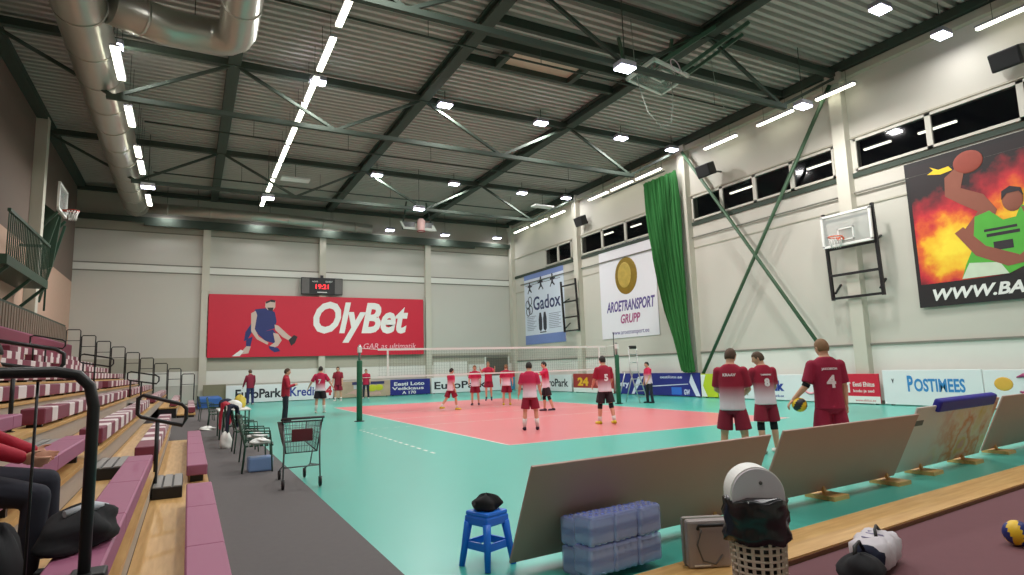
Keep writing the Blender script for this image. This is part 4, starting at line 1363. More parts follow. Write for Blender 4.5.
def person(label, loc, rz, H=1.88, pose=None, top='shirt', topm=JFADE, bottom='shorts', botm=SHRED, sock=None, pads=False, shoe=SHWH, hair=HAIR, voxel=0.011, number=None, armband=None, seated=False, name_word=None):
    P = dict(DEF)
    P.update(pose or {})
    s = H / 1.9
    t = thing('person', label, 'person', loc, rz)
    # joints
    pel = Vector((0, 0, 0.99)) * s
    legs = {}
    for k, sd in (('rl', 1), ('ll', -1)):
        hip = Vector((0.098 * sd, 0, 0.96)) * s
        tf, to, sf, so = P[k]
        knee = hip + ddir(tf, to, sd) * 0.455 * s
        ank = knee + ddir(sf, so, sd) * 0.42 * s
        legs[sd] = [hip, knee, ank]
    low = min(legs[1][2].z, legs[-1][2].z) - 0.085 * s
    if seated:
        low = P.get('drop', low)
    sh = Vector((0, 0, -low))
    jump = P.get('jump', 0)
    sh.z += jump
    pel += sh
    for sd in legs:
        legs[sd] = [q + sh for q in legs[sd]]
    T = Matrix.Translation(pel) @ Matrix.Rotation(-R(P['lean']), 4, 'X') @ Matrix.Rotation(R(P.get('twist', 0)), 4, 'Z')
    body = MB()
    k = s
    torso = [(-0.12, 0.10, 0.09, 0), (-0.06, 0.165, 0.115, 0), (0.02, 0.172, 0.12, 0), (0.13, 0.148, 0.105, 0), (0.26, 0.165, 0.115, 0.005), (0.40, 0.19, 0.122, 0.005), (0.50, 0.19, 0.105, -0.005), (0.565, 0.15, 0.085, -0.01), (0.61, 0.095, 0.072, -0.01), (0.64, 0.06, 0.06, -0.005)]
    rings_z(body, [(z * k, w * k, d * k, y * k) for z, w, d, y in torso], 18, T)
    # neck and head
    nk = T @ Vector((0, -0.005 * k, 0.62 * k))
    Hm = T @ Matrix.Translation((0, 0.005 * k, 0.645 * k)) @ Matrix.Rotation(R(P['lean'] * 0.6), 4, 'X') @ Matrix.Rotation(R(P['head'][0]), 4, 'Z') @ Matrix.Rotation(R(P['head'][1]), 4, 'X')
    hc = Hm @ Vector((0, 0.018 * k, 0.115 * k))
    frustum(body, T @ Vector((0, -0.01 * k, 0.55 * k)), Hm @ Vector((0, 0.0, 0.05 * k)), 0.068 * k, 0.062 * k)
    H3 = Hm.to_3x3()
    body.ell(hc, 0.082 * k, 0.103 * k, 0.125 * k, 18, 12, H3)
    body.ell(Hm @ Vector((0, 0.045 * k, 0.045 * k)), 0.052 * k, 0.06 * k, 0.05 * k, 14, 8, H3)      # jaw
    body.ell(Hm @ Vector((0, 0.121 * k, 0.092 * k)), 0.014 * k, 0.022 * k, 0.026 * k, 8, 6, H3)     # nose
    for sd in (1, -1):
        body.ell(Hm @ Vector((0.083 * k * sd, 0.01 * k, 0.105 * k)), 0.012 * k, 0.022 * k, 0.034 * k, 8, 6, H3)
    # legs
    for sd in (1, -1):
        hip, knee, ank = legs[sd]
        frustum(body, hip, hip.lerp(knee, 0.4), 0.098 * k, 0.088 * k)
        frustum(body, hip.lerp(knee, 0.4), knee, 0.088 * k, 0.058 * k)
        calf = knee.lerp(ank, 0.35) + Vector((0, -0.012 * k, 0))
        frustum(body, knee, calf, 0.056 * k, 0.06 * k)
        frustum(body, calf, ank, 0.06 * k, 0.038 * k)
        sdir = (ank - knee).normalized()
        # foot
        fdir = Vector((0.12 * sd, 1, 0))
        if P.get('tiptoe'):
            fdir = Vector((0.1 * sd, 0.8, -0.55))
        fdir.normalize()
        legs[sd].append(fdir)
        frustum(body, ank + Vector((0, 0, -0.045 * k)), ank + fdir * 0.15 * k + Vector((0, 0, -0.055 * k)), 0.038 * k, 0.03 * k)
    # arms and hands
    arms = {}
    for kk, sd in (('ra', 1), ('la', -1)):
        uf, uo, lf, lo_ = P[kk]
        shd = T @ Vector((0.19 * sd, -0.005, 0.505)) * 1.0 if False else T @ Vector((0.192 * k * sd, -0.005 * k, 0.505 * k))
        rot = Matrix.Rotation(R(P.get('twist', 0)), 3, 'Z')
        elb = shd + rot @ ddir(uf, uo, sd) * 0.30 * k
        fd = rot @ ddir(lf, lo_, sd)
        wr = elb + fd * 0.26 * k
        arms[sd] = [shd, elb, wr, fd]
        body.ell(shd, 0.064 * k, 0.064 * k, 0.064 * k, 12, 8)
        frustum(body, shd, elb, 0.056 * k, 0.042 * k)
        frustum(body, elb, elb.lerp(wr, 0.3), 0.042 * k, 0.043 * k)
        frustum(body, elb.lerp(wr, 0.3), wr, 0.043 * k, 0.027 * k)
        # hand frame: along fd, thumb side towards the front
        fr_ = Vector((0, 1, 0)) - fd * fd.y
        fr_ = fr_.normalized() if fr_.length > 0.15 else (Vector((0, 0, 1)) - fd * fd.z).normalized()
        pal = fd.cross(fr_) * sd                     # out of the back of the hand
        if pal.dot(Vector((sd, 0, 0))) < 0:
            pal = -pal
        pc = wr + fd * 0.05 * k
        HM = Matrix((fr_, pal, fd)).transposed()
        body.ell(pc, 0.042 * k, 0.016 * k, 0.055 * k, 12, 8, HM)
        cur = R(P['curl'])
        for q, (u, ln) in enumerate(((0.030, 0.075), (0.010, 0.085), (-0.011, 0.08), (-0.031, 0.062))):
            b0 = pc + fr_ * u * k * 1.1 + fd * 0.04 * k
            d1_ = (fd * math.cos(cur * 0.4) - pal * math.sin(cur * 0.4) + fr_ * u * 2.2).normalized()
            d2_ = (fd * math.cos(cur * 1.2) - pal * math.sin(cur * 1.2) + fr_ * u * 2.2).normalized()
            m1 = b0 + d1_ * ln * 0.55 * k
            m2 = m1 + d2_ * ln * 0.5 * k
            body.tube([b0, m1, m2], [0.0095 * k, 0.009 * k, 0.007 * k], 8)
            body.ell(m2, 0.0072 * k, 0.0072 * k, 0.0072 * k, 6, 4)
        tb = wr + fd * 0.03 * k + fr_ * 0.03 * k
        tm = tb + (fr_ * 0.75 + fd * 0.65 - pal * 0.2).normalized() * 0.04 * k
        te = tm + (fr_ * 0.35 + fd * 0.9 - pal * 0.35).normalized() * 0.032 * k
        body.tube([tb, tm, te], [0.012 * k, 0.0105 * k, 0.008 * k], 8)
        body.ell(te, 0.008 * k, 0.008 * k, 0.008 * k, 6, 4)
    fuse(body, 'body', SKIN, t, voxel, 3)
    # hair: a cap that leaves the face free
    hb = MB()
    n_, kk_ = 22, 14
    rows_ = []
    for j in range(kk_ + 1):
        ph = -PI / 2 + PI * j / kk_
        rr_ = max(math.cos(ph), 0.01)
        row = []
        for i in range(n_):
            a = 2 * PI * i / n_
            x, y, z = rr_ * math.cos(a), rr_ * math.sin(a), math.sin(ph)
            hl = 0.38 if y > 0.35 else (-0.12 if y > -0.1 else -0.5)      # hairline height
            z = max(z, hl)
            g = 1.05 if z > hl + 0.02 else 0.93
            row.append(hb.bm.verts.new(hc + H3 @ Vector((0.0875 * k * x * g, 0.109 * k * y * g - 0.005 * k, 0.133 * k * z))))
        rows_.append(row)
    hb.loft(rows_)
    hb.build('hair', hair, t)
    for sd in (1, -1):
        mb = MB(); mb.ell(Hm @ Vector((0.031 * k * sd, 0.111 * k, 0.118 * k)), 0.014 * k, 0.008 * k, 0.008 * k, 8, 6, H3)
        mb.build('eye', EYE, t)
    mb = MB(); mb.ell(Hm @ Vector((0, 0.104 * k, 0.05 * k)), 0.024 * k, 0.01 * k, 0.007 * k, 10, 6, H3)
    mb.build('mouth', LIP, t)
    # top
    sb = MB()
    gx = 0.016
    ex = 0.05 if top == 'jacket' else 0.02
    tors = [(-0.11, 0.206, 0.155, 0), (-0.04, 0.198, 0.148, 0), (0.1, 0.18 + ex * 0.5, 0.132 + ex * 0.3, 0), (0.26, 0.185 + ex * 0.4, 0.135 + ex * 0.3, 0.005), (0.40, 0.205 + ex * 0.2, 0.14, 0.005), (0.50, 0.202, 0.122, -0.005), (0.575, 0.155, 0.1, -0.01), (0.62, 0.095, 0.085, -0.01)]
    if top == 'jacket':
        tors += [(0.64, 0.078, 0.076, -0.008)]
    rings_z(sb, [(z * k, w * k, d * k, y * k) for z, w, d, y in tors], 20, T)
    for sd in (1, -1):
        shd, elb, wr, fd = arms[sd]
        sb.ell(shd, 0.08 * k, 0.08 * k, 0.078 * k, 12, 8)
        if top == 'jacket':
            frustum(sb, shd, elb, 0.076 * k, 0.06 * k)
            frustum(sb, elb, wr, 0.06 * k, 0.043 * k)
        else:
            sb.tube([shd, shd.lerp(elb, 0.86)], [0.078 * k, 0.078 * k], 14)
    so_ = fuse(sb, 'jacket' if top == 'jacket' else 'jersey', topm, t, max(voxel, 0.012), 4)
    if armband:
        shd, elb, wr, fd = arms[armband]
        mb = MB(); mb.tube([elb.lerp(shd, 0.12), elb.lerp(wr, 0.08)], [0.055 * k, 0.052 * k], 12); mb.build('elbow_sleeve', PADB, t)
    # bottoms
    bb = MB()
    rings_z(bb, [(z * k, w * k, d * k, 0) for z, w, d in ((-0.16, 0.12, 0.11), (-0.1, 0.18, 0.132), (0.0, 0.183, 0.134), (0.07, 0.17, 0.125))], 18, Matrix.Translation(pel))
    for sd in (1, -1):
        hip, knee, ank, fdir = legs[sd]
        if bottom == 'shorts':
            bb.ell(hip, 0.095 * k, 0.095 * k, 0.095 * k, 14, 8)
            bb.tube([hip + Vector((0, 0, 0.0)), hip.lerp(knee, 0.35), hip.lerp(knee, 0.84)], [0.09 * k, 0.112 * k, 0.128 * k], 16)
        else:
            frustum(bb, hip, hip.lerp(knee, 0.45), 0.1 * k, 0.098 * k)
            frustum(bb, hip.lerp(knee, 0.45), knee, 0.1 * k, 0.076 * k)
            frustum(bb, knee, ank + Vector((0, 0, -0.02)), 0.076 * k, 0.064 * k)
    fuse(bb, 'shorts' if bottom == 'shorts' else 'trousers', botm, t, max(voxel, 0.012), 3)
    for sd in (1, -1):
        hip, knee, ank, fdir = legs[sd]
        if pads:
            mb = MB(); mb.tube([knee.lerp(hip, 0.14), knee, knee.lerp(ank, 0.2)], [0.066 * k, 0.068 * k, 0.066 * k], 14); mb.build('knee_pad', PADB, t)
        if sock:
            mb = MB(); mb.tube([ank.lerp(knee, 0.55 if sock == 'long' else 0.3), ank.lerp(knee, 0.3 if sock == 'long' else 0.15), ank], [0.066 * k if sock == 'long' else 0.056 * k, 0.06 * k if sock == 'long' else 0.05 * k, 0.045 * k], 12); mb.build('sock', SOCKW, t)
        mb = MB()
        heel = ank - fdir * 0.05 * k + Vector((0, 0, -0.045 * k))
        toe = ank + fdir * 0.17 * k + Vector((0, 0, -0.055 * k))
        frustum(mb, heel, ank + Vector((0, 0, -0.02 * k)), 0.045 * k, 0.05 * k)
        frustum(mb, heel, toe, 0.045 * k, 0.038 * k)
        lowz = ank.z - 0.085 * k
        for v in mb.bm.verts:
            if v.co.z < lowz and not P.get('tiptoe'):
                v.co.z = lowz
        mb.build('shoe', shoe, t)
    # writing on the back of the jersey
    if number:
        dg = bpy.context.evaluated_depsgraph_get()
        tree = BVHTree.FromPolygons([v.co for v in so_.data.vertices], [tuple(p.vertices) for p in so_.data.polygons])
        for body_, sz_, zz, wd in number:
            o = text(body_, sz_, NUMW, t, 0, 0, 0, 'jersey_number', bold=0.012 if sz_ > 0.12 else 0.003, align='CENTER', width=wd)
            for v in o.data.vertices:
                w0 = T @ Vector((v.co.x, 0, zz * k + v.co.z))
                hit = tree.ray_cast(Vector((w0.x, -1.0, w0.z)), Vector((0, 1, 0)))
                yy = hit[0].y if hit[0] is not None else -0.14 * k
                v.co = Vector((w0.x, yy - 0.006 - (0.004 if v.co.y < -0.001 else 0), w0.z))
    HANDS[t.name] = arms
    return t


HANDS = {}


def stand(label, px, fy_, hy, rz, X=None, Y=None, Hmax=2.02, Hmin=1.72, **kw):
    if Y is not None:
        p = at(px, fy_, 1, Y)
        p.z = 0
    else:
        p = at(px, fy_, 2, 0.0)
    q = at(px, hy, 1, p.y)
    H = min(max(q.z - kw.get('pose', {}).get('jump', 0), Hmin), Hmax)
    return person(label, (p.x, p.y, 0), R(rz), H, **kw)


stand('person in a maroon jacket and navy trousers standing by the white car-park board', 250, 401, 369, 20, Y=25.6, top='jacket', topm=JACM, bottom='trousers', botm=TRNAVY, hair=HAIRB, pose=dict(ra=(15, 14, 30, 4), la=(15, 14, 30, 4)))
stand('coach in a red jacket and dark trousers standing side-on with arms folded', 285, 421.5, 367.5, -100, top='jacket', topm=JIN, bottom='trousers', botm=TRBLK, shoe=BLACK, hair=HAIRB, pose=dict(ra=(14, 10, 112, -34), la=(14, 10, 104, -34), lean=2))
stand('player in red and white with black shorts seen from behind, arms held out', 320, 413, 365.5, -22, topm=JFADE, botm=SHBLK, number=[('7', 0.28, 0.2, 0.13)], pose=dict(ra=(5, 32, 15, 30), la=(5, 32, 15, 30)), sock='long', shoe=SHWH)
stand('player all in maroon standing on the end line before the car-park board', 338, 399, 366, 150, Y=24.5, topm=JMAR, botm=SHRED, sock='short', hair=HAIRB)
stand('person in a red top and dark trousers half hidden by the padded net post', 366, 399, 368.5, 160, Y=26.2, topm=JRED, bottom='trousers', botm=TRBLK, hair=HAIRB)
stand('dark-haired player striding in yellow shoes just past the net', 451, 410, 366.5, -80, topm=JFADE, botm=SHRED, shoe=SHYEL, pose=dict(rl=(24, 3, 6, 2), ll=(-20, 3, -38, 2), ra=(-5, 8, 15, 4), la=(15, 8, 40, 4)), sock='short')
stand('fair-haired player in a fading jersey standing beside the jumping player', 475.5, 405, 364.5, 150, topm=JFADE, botm=SHRED, hair=HAIRL, shoe=SHDK, pose=dict(ra=(10, 14, 40, 0), la=(10, 14, 40, 0)))
stand('jumping player all in red with feet off the floor', 489, 402, 361, 150, topm=JRED, botm=SHRED, hair=HAIRL, shoe=SHDK, pose=dict(jump=0.16, tiptoe=1, ra=(60, 25, 130, 10), la=(60, 25, 130, 10), rl=(6, 3, -12, 1), ll=(2, 3, -14, 1)))
stand('player in yellow shoes and red shorts standing with back to the net', 507, 405, 363.5, -30, topm=JFADE, botm=SHRED, hair=HAIRL, shoe=SHYEL, pose=dict(ra=(12, 14, 30, 4), la=(12, 14, 30, 4)))
stand('player in red shorts and long white socks on the pink court near its front corner', 531, 430, 360.5, -28, topm=JFADE, botm=SHRED, sock='long', shoe=SHDK, hair=HAIR, voxel=0.009, pose=dict(ra=(4, 14, 16, 10), la=(4, 14, 16, 10), rl=(2, 7, -2, 4), ll=(0, 6, -4, 4), head=(0, -8)))
stand('player in black shorts and knee pads pointing with one arm stretched out', 547, 411, 360.5, 70, topm=JFADE, botm=SHBLK, pads=True, shoe=SHDK, hair=HAIR, pose=dict(ra=(6, 8, 20, 4), la=(70, 10, 78, 5), rl=(8, 4, 0, 2), ll=(-10, 4, -18, 2)))
stand('tall player in black shorts, black knee pads and yellow shoes by the second net post', 606.5, 424, 354.5, -10, topm=JFADE2, botm=SHBLK, pads=True, shoe=SHYEL, sock='short', voxel=0.009, pose=dict(ra=(10, 12, 40, -4), la=(14, 14, 50, -8), rl=(-6, 6, -14, 4), ll=(6, 6, 2, 3), lean=4), number=[('5', 0.26, 0.2, 0.12)])
stand('person in a pink-and-white top and black trousers at the long blue board', 650, 403, 361, 80, topm=JFADE, bottom='trousers', botm=TRBLK, shoe=BLACK, hair=HAIR, pose=dict(ra=(5, 8, 14, 2), la=(12, 8, 30, 2)))
person('broad player with hands together, first of three watching from behind the tilted boards', (1.58, -4.75, 0), R(-58), 1.9, pose=dict(ra=(14, 10, 60, -30), la=(14, 12, 62, -28), lean=3, head=(-10, -14), rl=(0, 7, -3, 4), ll=(0, 7, -3, 4)), topm=JFADE2, botm=SHRED, hair=HAIRB, voxel=0.007, number=[('KRAAV', 0.09, 0.43, 0.2)])
person('slimmer player with head bowed, middle of the three behind the tilted boards', (3.12, -4.1, 0), R(-22), 1.85, pose=dict(ra=(10, 10, 40, -10), la=(24, 14, 62, -20), lean=4, head=(58, -18), rl=(3, 5, -3, 2), ll=(-3, 5, -6, 2)), topm=JFADE2, botm=SHRED, pads=True, hair=HAIRB, voxel=0.007, number=[('TAMMEARU', 0.08, 0.43, 0.2), ('8', 0.2, 0.24, 0.1)])
p4 = person('tall fair player wearing number 4 and holding a volleyball at the hip', (2.2, -6.0, 0), R(-32), 1.98, pose=dict(ra=(4, 9, 10, 6), la=(-4, 20, 18, 40), lean=3, head=(14, -10), rl=(3, 5, -3, 2), ll=(-2, 5, -6, 2), curl=50), topm=JCRIM, botm=JCRIM, hair=HAIRL, voxel=0.006, armband=-1, number=[('JAKOBSON', 0.09, 0.44, 0.22), ('4', 0.3, 0.2, 0.13)])
person('person in a red jacket and dark trousers sitting on the bleachers behind the guard rail', (-7.3, -7.1, 0.0), R(-88), 1.8, seated=True, pose=dict(drop=-0.17, rl=(78, 8, -4, 2), ll=(84, 10, 2, 4), lean=2, ra=(20, 10, 66, -14), la=(20, 12, 66, -12), head=(0, -20)), top='jacket', topm=JIN, bottom='trousers', botm=TRBLK, shoe=BLACK, hair=HAIR, voxel=0.008)

# ================================================================== floor coverings and the front ledge
t = tag(MB().box(-11.5, -4.5, -17.5, 27.5, 0.0, 0.012).build('floor_runner', MATGREY), 'long grey carpet runner between the bleachers and the green court', 'floor runner')
LROT = R(4.6)
lx, ly = -3.4, -7.95
t = thing('wooden_ledge', 'low honey-coloured wooden ledge along the near edge of the court', 'ledge', (lx, ly, 0), LROT)
MB().box(0, 18.2, -0.48, 0.0, 0.0, 0.06).build('ledge_top', WOODX, t)
MB().box(0, 18.2, -0.49, -0.48, 0.0, 0.045).build('ledge_edge', mat('ledge_brown', (112, 70, 44), 0.6), t)
t = thing('carpet', 'plum carpet in front of the wooden ledge', 'carpet', (lx, ly, 0), LROT)
MB().box(0.0, 17.9, -8.5, -0.5, 0.0, 0.012).build('carpet_sheet', PLUMFL, t)
BAND = mat('board_gleam', (150, 224, 206), 0.2, var=0.05)

# tilted sponsor boards seen from behind
def tilt_board(x, y, w, label, m_, h=0.98, tilt=24, rz=4.2, feet=(0.25, 0.75), deco=None):
    t = thing('perimeter_board', label, 'perimeter board', (x, y, 0), R(rz), 'tilted perimeter boards')
    Mx = Matrix.Translation((0, 0, 0.07)) @ Matrix.Rotation(R(tilt), 4, 'X')
    MB().rbox(0, w, -0.012, 0.012, 0, h, 0.004, Mx, 1).build('panel', m_, t)
    for f in feet:
        mb = MB()
        mb.box(w * f - 0.15, w * f + 0.15, -0.26, 0.12, 0.0, 0.05)
        mb.bar((w * f, -0.05, 0.05), (w * f, -0.02, 0.12), 0.04)
        mb.build('foot', WOODX, t)
    if deco:
        deco(t, Mx, w, h)
    return t


tilt_board(-3.73, -7.17, 2.99, 'tilted brown-backed perimeter board behind the water bottle packs', BROWNBK, h=0.9, tilt=25, rz=3.8, feet=(0.3, 0.82))
tilt_board(-0.46, -6.88, 2.78, 'tilted brown-backed perimeter board below the number 4 player', BROWNBK, h=0.92, tilt=26, rz=2.7, feet=(0.42, 0.92))
def print_mat():
    mt = bpy.data.materials.new('printed_picture')
    mt.use_nodes = True
    nt = mt.node_tree
    b = nt.nodes['Principled BSDF']
    b.inputs['Roughness'].default_value = 0.5
    tc = nt.nodes.new('ShaderNodeTexCoord')
    nz = nt.nodes.new('ShaderNodeTexNoise')
    nz.inputs['Scale'].default_value = 1.7
    nz.inputs['Detail'].default_value = 5
    nt.links.new(tc.outputs['Object'], nz.inputs['Vector'])
    cr = nt.nodes.new('ShaderNodeValToRGB')
    e = cr.color_ramp.elements
    e[0].position = 0.3; e[0].color = lin((226, 190, 90))
    e[1].position = 0.72; e[1].color = lin((226, 160, 150))
    for ps, cl in ((0.42, (236, 214, 190)), (0.5, (228, 140, 84)), (0.56, (232, 206, 188)), (0.64, (226, 184, 110))):
        q = e.new(ps); q.color = lin(cl)
    nt.links.new(nz.outputs['Fac'], cr.inputs['Fac'])
    sp = nt.nodes.new('ShaderNodeSeparateXYZ')
    nt.links.new(tc.outputs['Object'], sp.inputs[0])
    rp = nt.nodes.new('ShaderNodeMapRange')
    rp.inputs['From Min'].default_value = 0.7
    rp.inputs['From Max'].default_value = 1.5
    nt.links.new(sp.outputs['X'], rp.inputs['Value'])
    mx = nt.nodes.new('ShaderNodeMix')
    mx.data_type = 'RGBA'
    nt.links.new(rp.outputs['Result'], mx.inputs[0])
    mx.inputs[6].default_value = lin((222, 212, 206))
    nt.links.new(cr.outputs['Color'], mx.inputs[7])
    nt.links.new(mx.outputs[2], b.inputs['Base Color'])
    return mt


def printed(t, Mx, w, h):
    MB().box(0.05, 0.3, -0.014, -0.011, h * 0.72, h * 0.8, Mx).build('small_print', SG, t)
    MB().rbox(w * 0.2, w * 0.9, -0.06, 0.05, h - 0.09, h + 0.09, 0.03, Mx).build('blue_roll', mat('roll_blue', (36, 34, 150), 0.5, var=0.05), t)
tilt_board(2.46, -6.68, 2.75, 'tilted pale printed perimeter board topped with a blue roll', print_mat(), h=0.97, tilt=23, rz=5.5, feet=(0.25, 0.75), deco=printed)
tilt_board(5.45, -6.34, 3.2, 'tilted brown-backed perimeter board at the end of the row past the printed board', BROWNBK, feet=(0.15, 0.8))

# ================================================================== stool with a dark cloth
t = thing('stool', 'blue plastic stool with splayed legs beside the tilted boards', 'stool', (-3.8, -6.9, 0), R(20))
SB = mat('stool_blue', (24, 118, 232), 0.35, var=0.04)
mb = MB(); mb.rbox(-0.16, 0.16, -0.16, 0.16, 0.4, 0.44, 0.02); mb.rbox(-0.165, 0.165, -0.165, 0.165, 0.33, 0.405, 0.015)
mb.build('seat', SB, t)
t.scale = (0.82, 0.82, 1.03)
for sx in (-1, 1):
    for sy in (-1, 1):
        mb = MB()
        a = Vector((sx * 0.135, sy * 0.135, 0.35)); b = Vector((sx * 0.19, sy * 0.19, 0.0))
        mb.tube([a, a.lerp(b, 0.5), b], [0.06, 0.05, 0.04], 4)
        mb.build('leg', SB, t)
for sx, sy in ((1, 0), (-1, 0), (0, 1), (0, -1)):
    mb = MB()
    if sx:
        mb.box(sx * 0.155 - 0.01, sx * 0.155 + 0.01, -0.15, 0.15, 0.14, 0.2)
    else:
        mb.box(-0.15, 0.15, sy * 0.155 - 0.01, sy * 0.155 + 0.01, 0.14, 0.2)
    mb.build('stretcher', SB, t)
def lump(name, label, cat, loc, rx, ry, rz, m_, seed, rough=0.25, rot=0, n=28, k=16, group=None, flat=True):
    rn_ = random.Random(seed)
    ph = [rn_.uniform(0, 6.28) for _ in range(8)]
    mb = MB(); mb.ell((0, 0, 0), rx, ry, rz, n, k)
    for v in mb.bm.verts:
        a = math.atan2(v.co.y, v.co.x)
        f = 1 + rough * (0.5 * math.sin(3 * a + ph[0] + 3 * v.co.z / rz) + 0.35 * math.sin(5 * a + ph[1]) + 0.3 * math.sin(7 * v.co.z / rz + ph[2] + 2 * a))
        v.co.x *= f; v.co.y *= f
        v.co.z *= 1 + rough * 0.6 * math.sin(4 * a + ph[3])
        if flat and v.co.z < -0.55 * rz:
            v.co.z = -0.55 * rz
    for v in mb.bm.verts:
        v.co.z += 0.55 * rz
    o = mb.build(name, m_)
    for p in o.data.polygons:
        p.use_smooth = True
    o.location = loc
    o.rotation_euler = (0, 0, rot)
    if label:
        tag(o, label, cat, group)
    return o
lump('folded_jacket', 'crumpled black cloth lying on the blue stool', 'cloth', (-3.8, -6.9, 0.455), 0.125, 0.11, 0.08, BLACKCL, 3)

# ================================================================== packs of water bottles
BOT = mat('bottle_plastic', (176, 192, 228), 0.2, var=0.03)
CAPB = mat('bottle_cap', (86, 104, 190), 0.4, var=0)
LAB = mat('bottle_label', (110, 130, 190), 0.5, var=0.05)
WRAP = mat('pack_wrap', (184, 196, 244), 0.12, var=0.05, alpha=0.42)
def pack(x, y, z, rz, label):
    t = thing('bottle_pack', label, 'water bottle pack', (x, y, z), R(rz), 'shrink-wrapped bottle packs')
    bw = 0.066
    first = None
    for i in range(4):
        for j in range(3):
            cx, cy = (i - 1.5) * bw, (j - 1) * bw
            if first is None:
                b = MB().lathe([(0.026, 0.0), (0.031, 0.01), (0.031, 0.07), (0.028, 0.085), (0.031, 0.1), (0.031, 0.135), (0.02, 0.17), (0.012, 0.19), (0.012, 0.2)], 12).build('bottle', BOT, t)
                c_ = MB().lathe([(0.015, 0.195), (0.015, 0.217), (0.012, 0.22)], 10).build('cap', CAPB, b)
                l_ = MB().lathe([(0.0316, 0.075), (0.0316, 0.13)], 12, cap=False).build('label', LAB, b)
                first = (b, c_, l_)
                b.location = (cx, cy, 0)
            else:
                b = first[0].copy(); COL.objects.link(b); b.parent = t; b.location = (cx, cy, 0)
                for q in first[1:]:
                    d_ = q.copy(); COL.objects.link(d_); d_.parent = b
    mb = MB()
    mb.rbox(-2.05 * bw, 2.05 * bw, -1.55 * bw, 1.55 * bw, 0.0, 0.218, 0.025)
    mb.build('wrap', WRAP, t)
    return t
pos = [(-3.26, -7.71, 'in the front of the pile'), (-3.01, -7.69, 'in the middle of the pile'), (-2.75, -7.67, 'at the metal-case end of the pile')]
for i, (x, y, wh) in enumerate(pos):
    pack(x, y, 0.06, 8, 'clear water bottle pack on the floor ' + wh)
    pack(x + 0.015, y + 0.005, 0.282, 8 + i * 2, 'clear water bottle pack stacked on top ' + wh)
for i, (x, y, wh) in enumerate([(-3.23, -7.49, 'behind the front of the pile'), (-2.98, -7.48, 'behind the middle of the pile'), (-2.72, -7.46, 'behind the metal-case end of the pile')]):
    pack(x, y, 0.0 if i == 9 else 0.0, 8, 'clear water bottle pack on the floor ' + wh)
    pack(x, y + 0.01, 0.222, 6, 'clear water bottle pack stacked on top ' + wh)

# ================================================================== metal case and litter bin
p = at(703, 575, 2, 0.06)
t = thing('metal_case', 'grey metal equipment case standing beside the litter bin', 'case', (-2.42, -8.05, 0.06), R(-24))
CG = mat('case_grey', (158, 148, 146), 0.45, metal=0.2, var=0.06)
MB().rbox(-0.17, 0.17, -0.09, 0.09, 0.0, 0.36, 0.02).build('case_body', CG, t)
mb = MB(); mb.box(-0.175, 0.175, -0.012, 0.012, 0.0, 0.365); mb.build('seam_strip', SEAM, t)
mb = MB(); mb.tube([(-0.09, -0.1, 0.3), (-0.09, -0.12, 0.33), (0.13, -0.12, 0.33), (0.13, -0.1, 0.3)], 0.014, 8); mb.build('handle', BLACK, t)
mb = MB(); mb.tube([(-0.06, -0.094, 0.29), (-0.1, -0.094, 0.18), (-0.06, -0.094, 0.06), (0.04, -0.094, 0.03), (0.1, -0.094, 0.1)], 0.006, 6); mb.build('strap', SG, t)
MB().box(-0.13, 0.0, -0.094, -0.09, 0.02, 0.03).build('pale_mark', WHITE, t)

bx, by = -2.52, -8.66
t = thing('litter_bin', 'lattice litter bin with a black liner and a white dome lid', 'litter bin', (bx, by, 0.012), R(-42))
BEIGE = mat('bin_beige', (214, 198, 180), 0.5, var=0.05)
mb = MB()
nb = 20
for k in range(nb):
    a = 2 * PI * k / nb
    mb.bar((0.165 * math.cos(a), 0.165 * math.sin(a), 0.0), (0.195 * math.cos(a), 0.195 * math.sin(a), 0.62), 0.022, 0.012)
for k in range(14):
    z = 0.02 + k * 0.045
    r = 0.165 + 0.03 * z / 0.62
    mb.tube([(r * math.cos(a * PI / 16), r * math.sin(a * PI / 16), z) for a in range(32)], 0.01, 5, closed=True)
mb.build('basket_lattice', BEIGE, t)
MB().lathe([(0.14, 0.02), (0.175, 0.55)], 24).build('inner_bag', BLACK, t)
mb = MB()
prof = [(0.175, 0.40), (0.222, 0.405), (0.228, 0.45), (0.208, 0.5), (0.218, 0.54), (0.222, 0.6), (0.21, 0.635), (0.215, 0.68), (0.19, 0.69)]
rn_ = random.Random(2)
rings = []
for r, z in prof:
    row = []
    for i in range(48):
        a = 2 * PI * i / 48
        f = r + 0.007 * math.sin(9 * a + z * 40) + 0.005 * math.sin(17 * a + z * 23)
        row.append(mb.bm.verts.new((f * math.cos(a), f * math.sin(a), z + 0.012 * math.sin(6 * a + z * 9))))
    rings.append(row)
mb.loft(rings)
mb.build('black_liner', mat('liner_black', (22, 21, 24), 0.25, var=0.2, scale=20), t)
LID = mat('lid_white', (206, 198, 206), 0.4, var=0.04)
mb = MB()
yaw_ = Matrix.Rotation(R(8), 4, 'Z')
nn = 24
prof2 = []
for half in (-0.1, 0.1):
    pass
# dome: half cylinder front flap between two domed ends
pts = [(0.185 * math.cos(PI * i / nn), 0.71 + 0.195 * math.sin(PI * i / nn)) for i in range(nn + 1)]
pts = [(-0.185, 0.66)] + list(reversed(pts)) + [(0.185, 0.66)]
pts = [pts[0]] + pts[1:-1] + [pts[-1]]
mb.prism(pts, -0.09, 0.11, yaw_)
mb.build('dome_lid', WHITE, t)
mb = MB()
p2 = [(a * 0.95, 0.7 + (b - 0.7) * 0.95 if b > 0.7 else b) for a, b in pts]
mb.prism(p2, -0.115, -0.09, yaw_)
mb.build('swing_flap', LID, t)
mb = MB(); mb.ell(yaw_ @ Vector((0.02, -0.117, 0.8)), 0.013, 0.008, 0.013, 10, 6); mb.build('knob', SG, t)

